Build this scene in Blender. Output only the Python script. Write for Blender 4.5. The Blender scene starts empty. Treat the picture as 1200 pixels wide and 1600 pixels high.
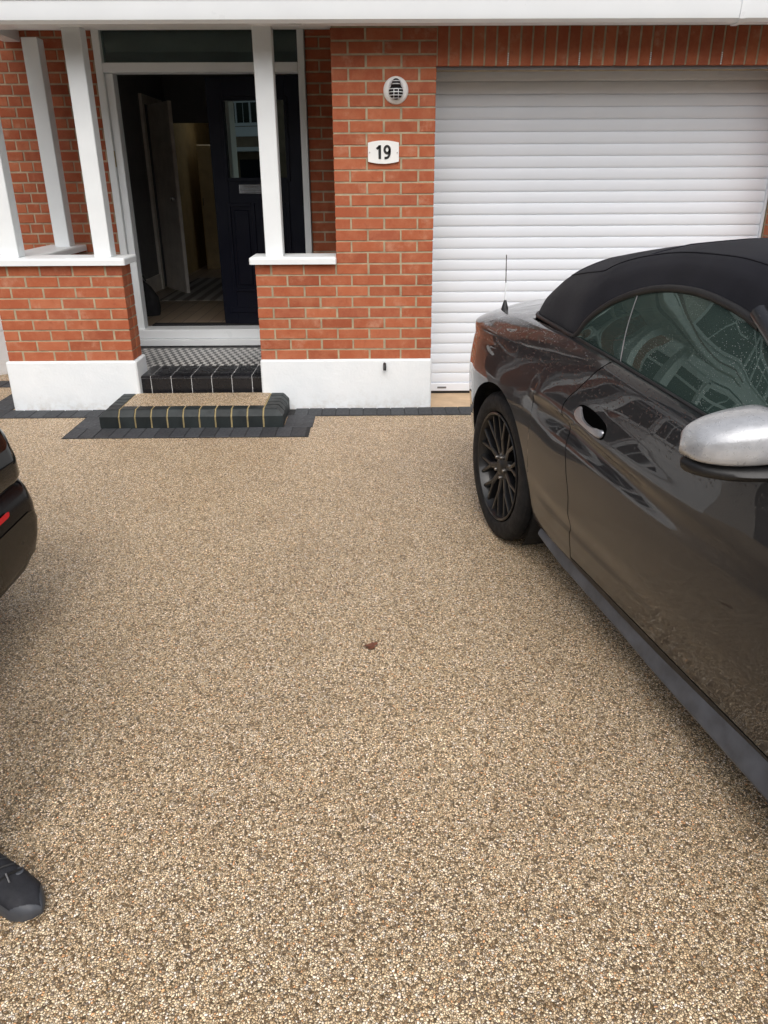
import bpy, bmesh, math, random
import numpy as np
from mathutils import Vector, Matrix
random.seed(7)
PI = math.pi
SC = bpy.context.scene
COL = SC.collection

# ------------------------------------------------------------------ camera
def cam_basis(p, y, r):
    fw = Vector((-math.sin(y)*math.cos(p), math.cos(y)*math.cos(p), -math.sin(p)))
    rt = Vector((math.cos(y), math.sin(y), 0)); up = rt.cross(fw)
    return rt*math.cos(r)+up*math.sin(r), -rt*math.sin(r)+up*math.cos(r), fw
cd = bpy.data.cameras.new('camera'); cam = bpy.data.objects.new('camera', cd); COL.objects.link(cam)
rt, up, fw = cam_basis(.4113, -.0096, -.0050)
m = Matrix.Identity(4)
for i in range(3):
    m[i][0] = rt[i]; m[i][1] = up[i]; m[i][2] = -fw[i]
m[0][3], m[1][3], m[2][3] = -.3982, -5.5587, 1.578
cam.matrix_world = m
cd.sensor_fit = 'HORIZONTAL'; cd.sensor_width = 36; cd.lens = 36.0
cd.clip_start = .02; cd.clip_end = 600
SC.camera = cam

# ------------------------------------------------------------------ sky, sun, exposure
W = bpy.data.worlds.new('World'); SC.world = W; W.use_nodes = True
wn = W.node_tree; wn.nodes.clear()
sky = wn.nodes.new('ShaderNodeTexSky'); sky.sky_type = 'NISHITA'; sky.sun_disc = False
SUN_EL, SUN_AZ = math.radians(52), math.radians(178)      # azimuth from +Y clockwise
sky.sun_elevation = SUN_EL; sky.sun_rotation = SUN_AZ
sky.air_density = 1.0; sky.dust_density = 6.0; sky.ozone_density = 1.0
hs = wn.nodes.new('ShaderNodeHueSaturation'); hs.inputs['Saturation'].default_value = .42
bg = wn.nodes.new('ShaderNodeBackground'); bg.inputs[1].default_value = .14
wo = wn.nodes.new('ShaderNodeOutputWorld')
wn.links.new(sky.outputs[0], hs.inputs['Color']); wn.links.new(hs.outputs[0], bg.inputs[0]); wn.links.new(bg.outputs[0], wo.inputs[0])
sl = bpy.data.lights.new('sun', 'SUN'); sl.energy = 1.1; sl.angle = math.radians(85); sl.color = (1, .99, .975)
so = bpy.data.objects.new('sun', sl); COL.objects.link(so)
sd = Vector((math.sin(SUN_AZ)*math.cos(SUN_EL), math.cos(SUN_AZ)*math.cos(SUN_EL), math.sin(SUN_EL)))
so.rotation_euler = sd.to_track_quat('Z', 'Y').to_euler(); so.location = (0, -8, 12)
SC.view_settings.view_transform = 'Standard'; SC.view_settings.look = 'None'
SC.view_settings.exposure = 0.25; SC.view_settings.gamma = 1.0
SC.view_settings.use_curve_mapping = False

# ------------------------------------------------------------------ helpers
def link(o): COL.objects.link(o); return o
def tag(o, label=None, cat=None, group=None, kind=None):
    if label: o['label'] = label
    if cat: o['category'] = cat
    if group: o['group'] = group
    if kind: o['kind'] = kind
    return o
def empty(name, loc=(0, 0, 0), rz=0, label=None, cat=None, group=None):
    o = bpy.data.objects.new(name, None); o.location = loc; o.rotation_euler = (0, 0, rz); o.empty_display_size = .1
    link(o); return tag(o, label, cat, group)
def obj(name, me, mat=None, parent=None, loc=None, rot=None):
    o = bpy.data.objects.new(name, me)
    if mat is not None and not me.materials: me.materials.append(mat)
    if parent is not None: o.parent = parent
    if loc is not None: o.location = loc
    if rot is not None: o.rotation_euler = rot
    return link(o)
class MB:
    def __init__(s): s.v = []; s.f = []
    def add(s, V, F):
        n = len(s.v); s.v += [tuple(p) for p in V]; s.f += [tuple(i+n for i in q) for q in F]; return s
    def box(s, x0, x1, y0, y1, z0, z1):
        V = [(x, y, z) for x in (x0, x1) for y in (y0, y1) for z in (z0, z1)]
        return s.add(V, [(0, 1, 3, 2), (4, 6, 7, 5), (0, 4, 5, 1), (2, 3, 7, 6), (0, 2, 6, 4), (1, 5, 7, 3)])
    def cbox(s, x0, x1, y0, y1, z0, z1, c=.003):
        "box with every edge chamfered"
        bm = bmesh.new(); bmesh.ops.create_cube(bm, size=1)
        for v in bm.verts:
            v.co = Vector(((x0+x1)/2+v.co.x*(x1-x0), (y0+y1)/2+v.co.y*(y1-y0), (z0+z1)/2+v.co.z*(z1-z0)))
        bmesh.ops.bevel(bm, geom=list(bm.edges), offset=c, segments=1, affect='EDGES', profile=.5)
        bm.verts.index_update()
        s.add([v.co[:] for v in bm.verts], [[v.index for v in f.verts] for f in bm.faces]); bm.free(); return s
    def grid(s, rows, closed=False, flip=False):
        n = len(rows); k = len(rows[0]); V = [p for r in rows for p in r]; F = []
        for i in range(n-1):
            for j in range(k if closed else k-1):
                a, b, c, d = i*k+j, i*k+(j+1) % k, (i+1)*k+(j+1) % k, (i+1)*k+j
                F.append((d, c, b, a) if flip else (a, b, c, d))
        return s.add(V, F)
    def prism(s, poly, axis, a, b):
        "poly = 2D points in the two other axes (order x,y,z without axis)"
        n = len(poly)
        def P(p, t):
            return (t, p[0], p[1]) if axis == 0 else ((p[0], t, p[1]) if axis == 1 else (p[0], p[1], t))
        V = [P(p, a) for p in poly]+[P(p, b) for p in poly]
        F = [tuple(range(n)), tuple(range(2*n-1, n-1, -1))]+[(i+n, (i+1) % n+n, (i+1) % n, i) for i in range(n)]
        return s.add(V, F)
    def lathe(s, prof, axis=2, c=(0, 0, 0), n=32, cap=False):
        "prof = [(radius, along)]"
        rows = []
        for r, t in prof:
            row = []
            for i in range(n):
                a = 2*PI*i/n; u, w = r*math.cos(a), r*math.sin(a)
                p = (u, w, t) if axis == 2 else ((w, t, u) if axis == 1 else (t, u, w))
                row.append((p[0]+c[0], p[1]+c[1], p[2]+c[2]))
            rows.append(row)
        s.grid(rows, closed=True)
        if cap:
            k = len(s.v); s.f.append(tuple(range(k-n, k))); s.f.append(tuple(range(k-n*len(prof)+n-1, k-n*len(prof)-1, -1)))
        return s
    def tube(s, path, r, n=8, cap=True):
        P = [Vector(p) for p in path]; rows = []; nrm = None
        R = r if isinstance(r, (list, tuple)) else [r]*len(P)
        for i, p in enumerate(P):
            t = (P[min(i+1, len(P)-1)]-P[max(i-1, 0)]).normalized()
            if nrm is None: nrm = t.orthogonal().normalized()
            nrm = (nrm-t*nrm.dot(t)).normalized(); b = t.cross(nrm)
            rows.append([tuple(p+(nrm*math.cos(2*PI*k/n)+b*math.sin(2*PI*k/n))*R[i]) for k in range(n)])
        k0 = len(s.v); s.grid(rows, closed=True)
        if cap:
            s.f.append(tuple(range(k0+n-1, k0-1, -1))); k = len(s.v); s.f.append(tuple(range(k-n, k)))
        return s
    def mesh(s, name, smooth=None, merge=0, recalc=True):
        me = bpy.data.meshes.new(name); me.from_pydata(s.v, [], s.f)
        if merge or recalc:
            bm = bmesh.new(); bm.from_mesh(me)
            if merge: bmesh.ops.remove_doubles(bm, verts=bm.verts, dist=merge)
            if recalc: bmesh.ops.recalc_face_normals(bm, faces=bm.faces)
            bm.to_mesh(me); bm.free()
        me.update()
        if smooth is not None:
            me.polygons.foreach_set('use_smooth', [True]*len(me.polygons))
            if smooth < 180: me.set_sharp_from_angle(angle=math.radians(smooth))
        return me
    def build(s, name, mat, parent=None, smooth=None, merge=0, loc=None, rot=None, recalc=True):
        return obj(name, s.mesh(name, smooth, merge, recalc), mat, parent, loc, rot)
def pchip(xs, ys, x):
    xs = np.asarray(xs, float); ys = np.asarray(ys, float); x = np.clip(np.asarray(x, float), xs[0], xs[-1])
    h = np.diff(xs); dl = np.diff(ys)/h; d = np.zeros_like(ys)
    for i in range(1, len(xs)-1):
        if dl[i-1]*dl[i] > 0:
            w1, w2 = 2*h[i]+h[i-1], h[i]+2*h[i-1]; d[i] = (w1+w2)/(w1/dl[i-1]+w2/dl[i])
    d[0], d[-1] = dl[0], dl[-1]
    k = np.clip(np.searchsorted(xs, x)-1, 0, len(xs)-2); t = (x-xs[k])/h[k]
    return (ys[k]*(1+2*t)*(1-t)**2+h[k]*d[k]*t*(1-t)**2+ys[k+1]*t*t*(3-2*t)+h[k]*d[k+1]*t*t*(t-1))

# ------------------------------------------------------------------ materials
def newmat(name):
    mt = bpy.data.materials.new(name); mt.use_nodes = True; nt = mt.node_tree
    return mt, nt, nt.nodes['Principled BSDF']
def N(nt, t, **kw):
    n = nt.nodes.new(t)
    for k, v in kw.items():
        if hasattr(n, k): setattr(n, k, v)
        else: n.inputs[k].default_value = v
    return n
def tc(nt, out='Object'):
    return nt.nodes.new('ShaderNodeTexCoord').outputs[out]
def ramp(nt, fac, stops, interp='LINEAR'):
    r = nt.nodes.new('ShaderNodeValToRGB'); r.color_ramp.interpolation = interp
    e = r.color_ramp.elements
    while len(e) < len(stops): e.new(.5)
    for q, (p, c) in zip(e, stops):
        q.position = p; q.color = (*c, 1) if len(c) == 3 else c
    nt.links.new(fac, r.inputs[0]); return r.outputs[0]
def mixc(nt, f, a, b, mode='MIX'):
    n = nt.nodes.new('ShaderNodeMix'); n.data_type = 'RGBA'; n.blend_type = mode; n.clamp_factor = True
    for s, v in ((n.inputs[0], f), (n.inputs[6], a), (n.inputs[7], b)):
        if isinstance(v, (int, float)): s.default_value = v
        elif isinstance(v, (tuple, list)): s.default_value = (*v, 1) if len(v) == 3 else v
        else: nt.links.new(v, s)
    return n.outputs[2]
def math_(nt, op, a, b=None):
    n = nt.nodes.new('ShaderNodeMath'); n.operation = op
    for s, v in zip(n.inputs, (a, b)):
        if v is None: continue
        if isinstance(v, (int, float)): s.default_value = v
        else: nt.links.new(v, s)
    return n.outputs[0]
def noise(nt, vec, scale, detail=3, rough=.55):
    n = N(nt, 'ShaderNodeTexNoise'); n.inputs['Scale'].default_value = scale; n.inputs['Detail'].default_value = detail
    n.inputs['Roughness'].default_value = rough
    if vec is not None: nt.links.new(vec, n.inputs['Vector'])
    return n.outputs[0]
def bump(nt, bs, h, strength, dist=.01, extra=None):
    b = N(nt, 'ShaderNodeBump'); b.inputs['Strength'].default_value = strength; b.inputs['Distance'].default_value = dist
    nt.links.new(h, b.inputs['Height']); nt.links.new(b.outputs[0], bs.inputs['Normal']); return b
def pm(name, col, rough=.5, metal=0, var=.12, vs=6, bmp=0, bs_=80, coat=0, spec=.5, rnd=0, bd=.004):
    mt, nt, bs = newmat(name); v = tc(nt)
    n1 = noise(nt, v, vs, 4)
    lo = tuple(c*(1-var) for c in col); hi = tuple(min(1, c*(1+var)) for c in col)
    c = ramp(nt, n1, [(.3, lo), (.7, hi)])
    if rnd:
        oi = nt.nodes.new('ShaderNodeObjectInfo')
        f = math_(nt, 'ADD', math_(nt, 'MULTIPLY', oi.outputs['Random'], 2*rnd), 1-rnd)
        hv = N(nt, 'ShaderNodeHueSaturation'); nt.links.new(f, hv.inputs['Value']); nt.links.new(c, hv.inputs['Color']); c = hv.outputs[0]
    nt.links.new(c, bs.inputs['Base Color'])
    bs.inputs['Metallic'].default_value = metal; bs.inputs['Specular IOR Level'].default_value = spec
    bs.inputs['Coat Weight'].default_value = coat; bs.inputs['Coat Roughness'].default_value = .04
    rv = ramp(nt, noise(nt, v, vs*2.3, 3), [(.3, (rough*.85,)*3), (.7, (min(1, rough*1.15),)*3)])
    nt.links.new(rv, bs.inputs['Roughness'])
    if bmp: bump(nt, bs, noise(nt, v, bs_, 4, .6), bmp, bd)
    return mt

def brick_mat(name, tint=(1, 1, 1)):
    mt, nt, bs = newmat(name); v = tc(nt); oi = nt.nodes.new('ShaderNodeObjectInfo')
    off = N(nt, 'ShaderNodeVectorMath'); off.operation = 'MULTIPLY_ADD'
    nt.links.new(oi.outputs['Location'], off.inputs[0]); off.inputs[1].default_value = (3.7, 2.9, 5.3); nt.links.new(v, off.inputs[2])
    p = off.outputs[0]
    T = lambda c: tuple(a*b*q for a, b, q in zip(c, tint, (.96, 1.0, 1.0)))
    base = ramp(nt, oi.outputs['Random'], [(0, T((.30, .074, .035))), (.25, T((.40, .107, .047))), (.55, T((.36, .090, .041))), (.8, T((.45, .130, .060))), (1, T((.33, .085, .044)))])
    c = mixc(nt, ramp(nt, noise(nt, p, 9, 5, .65), [(.42, (0,)*3), (.68, (.5,)*3)]), base, T((.50, .19, .10)))
    c = mixc(nt, ramp(nt, noise(nt, p, 26, 4, .7), [(.55, (0,)*3), (.75, (.4,)*3)]), c, T((.20, .05, .030)))
    c = mixc(nt, ramp(nt, noise(nt, p, 4.5, 6, .7), [(.57, (0,)*3), (.73, (.55,)*3)]), c, T((.52, .29, .20)))
    nt.links.new(c, bs.inputs['Base Color']); bs.inputs['Roughness'].default_value = .85; bs.inputs['Specular IOR Level'].default_value = .3
    bump(nt, bs, noise(nt, p, 150, 5, .7), .5, .004)
    return mt
def resin_mat(name):
    mt, nt, bs = newmat(name); v = tc(nt)
    wp = N(nt, 'ShaderNodeTexNoise'); wp.inputs['Scale'].default_value = 60; nt.links.new(v, wp.inputs['Vector'])
    wv = N(nt, 'ShaderNodeVectorMath'); wv.operation = 'MULTIPLY_ADD'; nt.links.new(wp.outputs['Color'], wv.inputs[0]); wv.inputs[1].default_value = (.006,)*3; nt.links.new(v, wv.inputs[2])
    fl = N(nt, 'ShaderNodeVectorMath'); fl.operation = 'MULTIPLY'; fl.inputs[1].default_value = (1, 1, .001); nt.links.new(wv.outputs[0], fl.inputs[0]); vec = fl.outputs[0]
    vo = N(nt, 'ShaderNodeTexVoronoi'); vo.inputs['Scale'].default_value = 190; nt.links.new(vec, vo.inputs['Vector'])
    ve = N(nt, 'ShaderNodeTexVoronoi'); ve.feature = 'DISTANCE_TO_EDGE'; ve.inputs['Scale'].default_value = 190; nt.links.new(vec, ve.inputs['Vector'])
    sp = N(nt, 'ShaderNodeSeparateColor'); nt.links.new(vo.outputs['Color'], sp.inputs[0])
    stone = ramp(nt, sp.outputs[0], [(0, (.15, .10, .05)), (.06, (.28, .19, .10)), (.15, (.58, .44, .255)), (.32, (.78, .63, .40)), (.52, (.90, .77, .53)), (.67, (.62, .47, .27)), (.77, (.93, .83, .64)), (.86, (.40, .31, .20)), (.915, (.72, .42, .20)), (.945, (.19, .15, .11)), (.975, (.95, .89, .76))], 'CONSTANT')
    val = math_(nt, 'ADD', math_(nt, 'MULTIPLY', sp.outputs[1], .52), .93)
    stone = mixc(nt, 1.0, stone, (1.05, 1.015, 1.06), 'MULTIPLY')
    hv = N(nt, 'ShaderNodeHueSaturation'); nt.links.new(stone, hv.inputs['Color']); nt.links.new(val, hv.inputs['Value'])
    c = mixc(nt, ramp(nt, ve.outputs['Distance'], [(.03, (1,)*3), (.17, (0,)*3)]), hv.outputs[0], (.075, .052, .026))
    big = ramp(nt, noise(nt, v, .9, 4, .6), [(.3, (.90, .90, .91)), (.7, (1.0, .99, .97))])
    c = mixc(nt, 1.0, c, big, 'MULTIPLY')
    c = mixc(nt, 1.0, c, ramp(nt, noise(nt, v, 3.2, 5, .65), [(.35, (.92, .91, .90)), (.6, (1.02, 1.02, 1.02))]), 'MULTIPLY')
    nt.links.new(c, bs.inputs['Base Color'])
    bs.inputs['Roughness'].default_value = .45; bs.inputs['Specular IOR Level'].default_value = .35
    h = math_(nt, 'ADD', math_(nt, 'MINIMUM', ve.outputs['Distance'], .35), math_(nt, 'MULTIPLY', sp.outputs[2], .35))
    bump(nt, bs, h, .8, .006)
    return mt
def paint_mat(name, col, metal=.5, wet=True):
    mt, nt, bs = newmat(name); v = tc(nt)
    fl = ramp(nt, noise(nt, v, 900, 2), [(.35, tuple(c*.75 for c in col)), (.65, tuple(c*1.35 for c in col))])
    nt.links.new(fl, bs.inputs['Base Color'])
    bs.inputs['Metallic'].default_value = metal; bs.inputs['Roughness'].default_value = .42
    bs.inputs['Coat Weight'].default_value = 1; bs.inputs['Coat Roughness'].default_value = .008; bs.inputs['Coat IOR'].default_value = 1.48
    if wet:     # rain beads that sit on the upper panels
        vo = N(nt, 'ShaderNodeTexVoronoi'); vo.inputs['Scale'].default_value = 95; nt.links.new(v, vo.inputs['Vector'])
        sp = N(nt, 'ShaderNodeSeparateColor'); nt.links.new(vo.outputs['Color'], sp.inputs[0])
        rad = math_(nt, 'MULTIPLY', math_(nt, 'GREATER_THAN', sp.outputs[0], .55), .34)
        d = math_(nt, 'MAXIMUM', math_(nt, 'SUBTRACT', rad, vo.outputs['Distance']), 0)
        sx = N(nt, 'ShaderNodeSeparateXYZ'); nt.links.new(v, sx.inputs[0])
        mask = ramp(nt, sx.outputs[2], [(.80, (0,)*3), (.93, (1,)*3)])
        h = math_(nt, 'MULTIPLY', d, mask)
        b = N(nt, 'ShaderNodeBump'); b.inputs['Strength'].default_value = .7; b.inputs['Distance'].default_value = .008
        nt.links.new(h, b.inputs['Height']); nt.links.new(b.outputs[0], bs.inputs['Coat Normal'])
    return mt
def glass_mat(name, tint, alpha_t, wet=0, ior=1.5, rough=0):
    mt, nt, bs = newmat(name); nt.nodes.remove(bs); out = nt.nodes['Material Output']; v = tc(nt)
    tr = N(nt, 'ShaderNodeBsdfTransparent'); tr.inputs[0].default_value = (*tint, 1)
    gl = N(nt, 'ShaderNodeBsdfGlossy'); gl.inputs['Roughness'].default_value = rough; gl.inputs[0].default_value = (.80, 1, .94, 1)
    df = N(nt, 'ShaderNodeBsdfPrincipled'); df.inputs['Base Color'].default_value = (.5, .55, .55, 1); df.inputs['Roughness'].default_value = .2
    fr = N(nt, 'ShaderNodeFresnel'); fr.inputs[0].default_value = ior
    mx = N(nt, 'ShaderNodeMixShader'); nt.links.new(fr.outputs[0], mx.inputs[0]); nt.links.new(tr.outputs[0], mx.inputs[1]); nt.links.new(gl.outputs[0], mx.inputs[2])
    last = mx
    if wet:         # pale green haze mixed into the glass, then drying rain drops
        fm = N(nt, 'ShaderNodeBsdfDiffuse'); fm.inputs[0].default_value = (.16, .24, .215, 1)
        m0 = N(nt, 'ShaderNodeMixShader'); m0.inputs[0].default_value = .16; nt.links.new(mx.outputs[0], m0.inputs[1]); nt.links.new(fm.outputs[0], m0.inputs[2]); mx = m0
        vo = N(nt, 'ShaderNodeTexVoronoi'); vo.inputs['Scale'].default_value = 190; nt.links.new(v, vo.inputs['Vector'])
        sp = N(nt, 'ShaderNodeSeparateColor'); nt.links.new(vo.outputs['Color'], sp.inputs[0])
        patch = ramp(nt, noise(nt, v, 5, 3), [(.36, (.25,)*3), (.6, (1,)*3)])
        rad = math_(nt, 'MULTIPLY', math_(nt, 'MULTIPLY', math_(nt, 'GREATER_THAN', sp.outputs[0], .6), patch), .26)
        dm = math_(nt, 'GREATER_THAN', rad, vo.outputs['Distance'])
        m2 = N(nt, 'ShaderNodeMixShader'); nt.links.new(math_(nt, 'MULTIPLY', dm, wet), m2.inputs[0]); nt.links.new(mx.outputs[0], m2.inputs[1]); nt.links.new(df.outputs[0], m2.inputs[2]); last = m2
    nt.links.new(last.outputs[0], out.inputs[0])
    return mt
M = {}
M['brick'] = brick_mat('red brick')
M['brick_old'] = brick_mat('old red brick', (.9, .82, .8))
M['mortar'] = pm('mortar', (.36, .30, .20), .95, var=.25, vs=14, bmp=.5, bs_=160)
M['mortar_old'] = pm('old mortar', (.38, .29, .20), .95, var=.3, vs=9, bmp=.5, bs_=120)
M['resin'] = resin_mat('resin bound gravel')
M['white'] = pm('white pvc', (.77, .80, .82), .32, var=.025, vs=3)
M['white_wood'] = pm('white painted wood', (.77, .80, .81), .45, var=.03, vs=5, bmp=.06, bs_=30)
def render_mat():
    mt, nt, bs = newmat('white painted render'); v = tc(nt)
    c = ramp(nt, noise(nt, v, 4, 4), [(.3, (.745, .785, .81)), (.7, (.80, .83, .85))])
    sx = N(nt, 'ShaderNodeSeparateXYZ'); nt.links.new(v, sx.inputs[0])
    low = ramp(nt, sx.outputs[2], [(.0, (1,)*3), (.07, (.25,)*3), (.14, (0,)*3)])
    f = math_(nt, 'MULTIPLY', low, ramp(nt, noise(nt, v, 22, 5, .65), [(.42, (0,)*3), (.7, (.6,)*3)]))
    c = mixc(nt, f, c, (.42, .36, .28))
    c = mixc(nt, ramp(nt, noise(nt, v, 11, 6, .7), [(.62, (0,)*3), (.76, (.3,)*3)]), c, (.60, .60, .58))
    nt.links.new(c, bs.inputs['Base Color']); bs.inputs['Roughness'].default_value = .75
    bump(nt, bs, math_(nt, 'ADD', noise(nt, v, 70, 4, .6), math_(nt, 'MULTIPLY', noise(nt, v, 7, 3), 3.0)), .3, .006); return mt
M['render'] = render_mat()
M['slat'] = pm('white aluminium slat', (.77, .81, .87), .38, var=.02, vs=2)
M['paver'] = pm('charcoal block paver', (.035, .038, .043), .72, var=.2, vs=20, bmp=.5, bs_=180, rnd=.25)
M['bluebrick'] = pm('blue black engineering brick', (.016, .021, .022), .55, spec=.35, var=.3, vs=10, bmp=.25, bs_=60, rnd=.22)
M['khaki'] = pm('khaki mortar', (.30, .24, .12), .95, var=.25, vs=20, bmp=.5, bs_=150)
M['blacktile'] = pm('black quarry tile', (.010, .010, .012), .28, var=.2, vs=8, rnd=.25)
M['grout'] = pm('white grout', (.62, .62, .62), .9, var=.08, vs=30)
M['bed'] = pm('dark paving bed', (.018, .018, .019), .95, var=.3, vs=30)
M['concrete'] = pm('buff concrete', (.50, .36, .23), .9, var=.15, vs=7, bmp=.4, bs_=120)
M['doorblack'] = pm('black door skin', (.004, .005, .011), .33, var=.1, vs=4, spec=.22)
M['chrome'] = pm('chrome', (.75, .75, .76), .12, metal=1, var=.03)
M['brass'] = pm('brass', (.50, .38, .18), .35, metal=1, var=.1)
M['darkplastic'] = pm('black plastic', (.010, .010, .011), .5, var=.15, bmp=.1, bs_=200)
M['black'] = pm('black void', (.004, .004, .004), .8)
M['greyplastic'] = pm('grey sealant', (.16, .16, .165), .6)
M['tread'] = pm('tyre rubber', (.009, .009, .010), .72, spec=.3, var=.25, vs=12, bmp=.25, bs_=120)
M['rim'] = pm('satin black rim', (.007, .007, .008), .38, coat=.25, spec=.4)
M['steel'] = pm('brake steel', (.22, .21, .20), .4, metal=1, var=.2, vs=30)
M['paint'] = paint_mat('dark grey metallic paint', (.016, .0165, .020), .6)
M['silver'] = pm('silver mirror cover', (.44, .45, .47), .30, metal=.35, coat=1, var=.10, vs=40, bmp=.12, bs_=160)
M['blackpaint'] = pm('gloss black paint', (.003, .003, .004), .05, spec=.13, var=.05)
M['handle'] = paint_mat('sky-bright handle', (.36, .36, .38), .9, wet=False)  # paler than the body paint: bright sky reflection put into the colour
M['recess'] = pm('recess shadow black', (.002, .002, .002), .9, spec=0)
M['skirt'] = pm('satin skirt', (.072, .080, .098), .42, var=.3, vs=14)
M['red'] = pm('red reflector', (.60, .006, .012), .25, spec=.2)
M['bumper'] = pm('black bumper', (.004, .004, .005), .16, spec=.07, var=.05)
M['cargrey'] = pm('dark bumper insert', (.020, .017, .013), .25, spec=.13)
M['pebble'] = pm('pale pebbledash', (.46, .44, .41), .95, var=.12, vs=2, bmp=.6, bs_=60)
M['brownbrick'] = pm('brown brick', (.26, .19, .13), .9, var=.2, vs=3, bmp=.4, bs_=30)
M['carglass'] = glass_mat('tinted car glass', (.13, .24, .215), 1, wet=.42, ior=1.55)
M['pane'] = glass_mat('window pane', (.75, .78, .78), 1, ior=1.6)
M['darkpane'] = glass_mat('dark door pane', (.03, .035, .04), 1, ior=2.7, rough=.008)
M['bigpane'] = glass_mat('house window pane', (.22, .24, .25), 1, ior=1.6)
M['hallwall'] = pm('dark grey hall paint', (.22, .22, .23), .8, var=.05)
M['hallwhite'] = pm('hall white gloss', (.76, .72, .66), .45)
M['cream'] = pm('warm-tinted cupboard', (.72, .60, .36), .4)  # warm light of the room put into the cupboard colour
M['ceil'] = pm('porch ceiling', (.70, .71, .71), .7, var=.03)
M['kitchen'] = pm('kitchen wall with warm light tint', (.42, .30, .12), .8)  # yellow of the wall stands for the warm light in the room
M['asphalt'] = pm('asphalt', (.05, .05, .052), .9, var=.2, vs=30, bmp=.4, bs_=200)
M['flag'] = pm('concrete paving', (.30, .29, .28), .9, var=.15, vs=3, bmp=.3, bs_=120)
M['rooftile'] = pm('brown roof tile', (.14, .075, .055), .8, var=.25, vs=4, bmp=.4, bs_=30)
M['plaque'] = pm('cream plaque', (.80, .80, .78), .35, var=.02)
M['ink'] = pm('black lettering', (.008, .008, .009), .5)
M['leaf'] = pm('dead leaf', (.13, .045, .022), .7, var=.35, vs=60)
M['shoe'] = pm('dark mesh shoe upper', (.012, .013, .018), .75, var=.3, vs=20, bmp=.5, bs_=450, bd=.003)
M['shoerub'] = pm('shoe rubber', (.045, .050, .060), .55, var=.15, vs=15)
M['trouser'] = pm('dark trousers', (.02, .021, .026), .9, var=.2, vs=15, bmp=.3, bs_=300)
M['skin'] = pm('skin', (.45, .27, .19), .55)
M['seat'] = pm('grey seat fabric', (.10, .105, .11), .8, bmp=.2)
M['wetstone'] = pm('dark cloth', (.012, .012, .014), .85)

def soft_mat():
    mt, nt, bs = newmat('soft top canvas'); v = tc(nt)
    c = ramp(nt, noise(nt, v, 7, 4), [(.3, (.0045, .005, .009)), (.7, (.009, .0095, .015))])
    nt.links.new(c, bs.inputs['Base Color']); bs.inputs['Roughness'].default_value = .9; bs.inputs['Specular IOR Level'].default_value = .12
    bs.inputs['Sheen Weight'].default_value = .06; bs.inputs['Sheen Roughness'].default_value = .5
    w = N(nt, 'ShaderNodeTexWave'); w.inputs['Scale'].default_value = 220; nt.links.new(v, w.inputs['Vector'])
    h = math_(nt, 'ADD', math_(nt, 'MULTIPLY', w.outputs['Fac'], .15), noise(nt, v, 14, 3))
    bump(nt, bs, h, .25, .01); return mt
M['soft'] = soft_mat()
def wood_floor():
    mt, nt, bs = newmat('hall floor boards'); v = tc(nt)
    mp = N(nt, 'ShaderNodeMapping'); mp.inputs['Rotation'].default_value = (0, 0, PI/2); nt.links.new(v, mp.inputs[0])
    br = N(nt, 'ShaderNodeTexBrick'); nt.links.new(mp.outputs[0], br.inputs['Vector']); br.inputs['Scale'].default_value = 1.0
    br.inputs['Brick Width'].default_value = 1.1; br.inputs['Row Height'].default_value = .12; br.inputs['Mortar Size'].default_value = .004
    br.inputs['Color1'].default_value = (.22, .16, .11, 1); br.inputs['Color2'].default_value = (.32, .25, .18, 1); br.inputs['Mortar'].default_value = (.03, .02, .015, 1)
    nt.links.new(br.outputs[0], bs.inputs['Base Color']); bs.inputs['Roughness'].default_value = .35; return mt
M['boards'] = wood_floor()
def mosaic():
    mt, nt, bs = newmat('black and white mosaic tile'); v = tc(nt)
    mp = N(nt, 'ShaderNodeMapping'); mp.inputs['Scale'].default_value = (34, 13, 0.001); nt.links.new(v, mp.inputs[0])
    ck = N(nt, 'ShaderNodeTexChecker'); ck.inputs['Scale'].default_value = 1.0; nt.links.new(mp.outputs[0], ck.inputs['Vector'])
    ck.inputs[1].default_value = (.012, .012, .013, 1); ck.inputs[2].default_value = (.55, .54, .52, 1)
    c = mixc(nt, ramp(nt, noise(nt, v, 9, 3), [(.4, (0,)*3), (.7, (.2,)*3)]), ck.outputs[0], (.16, .15, .14))
    nt.links.new(c, bs.inputs['Base Color']); bs.inputs['Roughness'].default_value = .3; return mt
M['mosaic'] = mosaic()

# ------------------------------------------------------------------ ground
def sheet(name, x0, x1, y0, y1, z, mat, n=1):
    return tag(MB().add([(x0, y0, z), (x1, y0, z), (x1, y1, z), (x0, y1, z)], [(0, 1, 2, 3)]).build(name, mat), kind='structure')
sheet('ground', -250, 250, -250, 250, -.16, M['asphalt'])
tag(MB().box(-9, 5.2, -9.4, 1.6, -.1, 0).build('driveway', M['resin']), kind='structure')
tag(MB().box(-60, 60, -11.6, -9.404, -.155, -.01).build('pavement', M['flag']), kind='structure')
tag(MB().box(-60, 60, -21.0, -18.6, -.155, -.01).build('pavement', M['flag']), kind='structure')
sheet('road', -60, 60, -18.6, -11.6, -.15, M['asphalt'])
tag(MB().box(-.02, 2.46, -.006, .5, -.05, .005).build('garage_threshold', M['concrete']), kind='structure')

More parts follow.
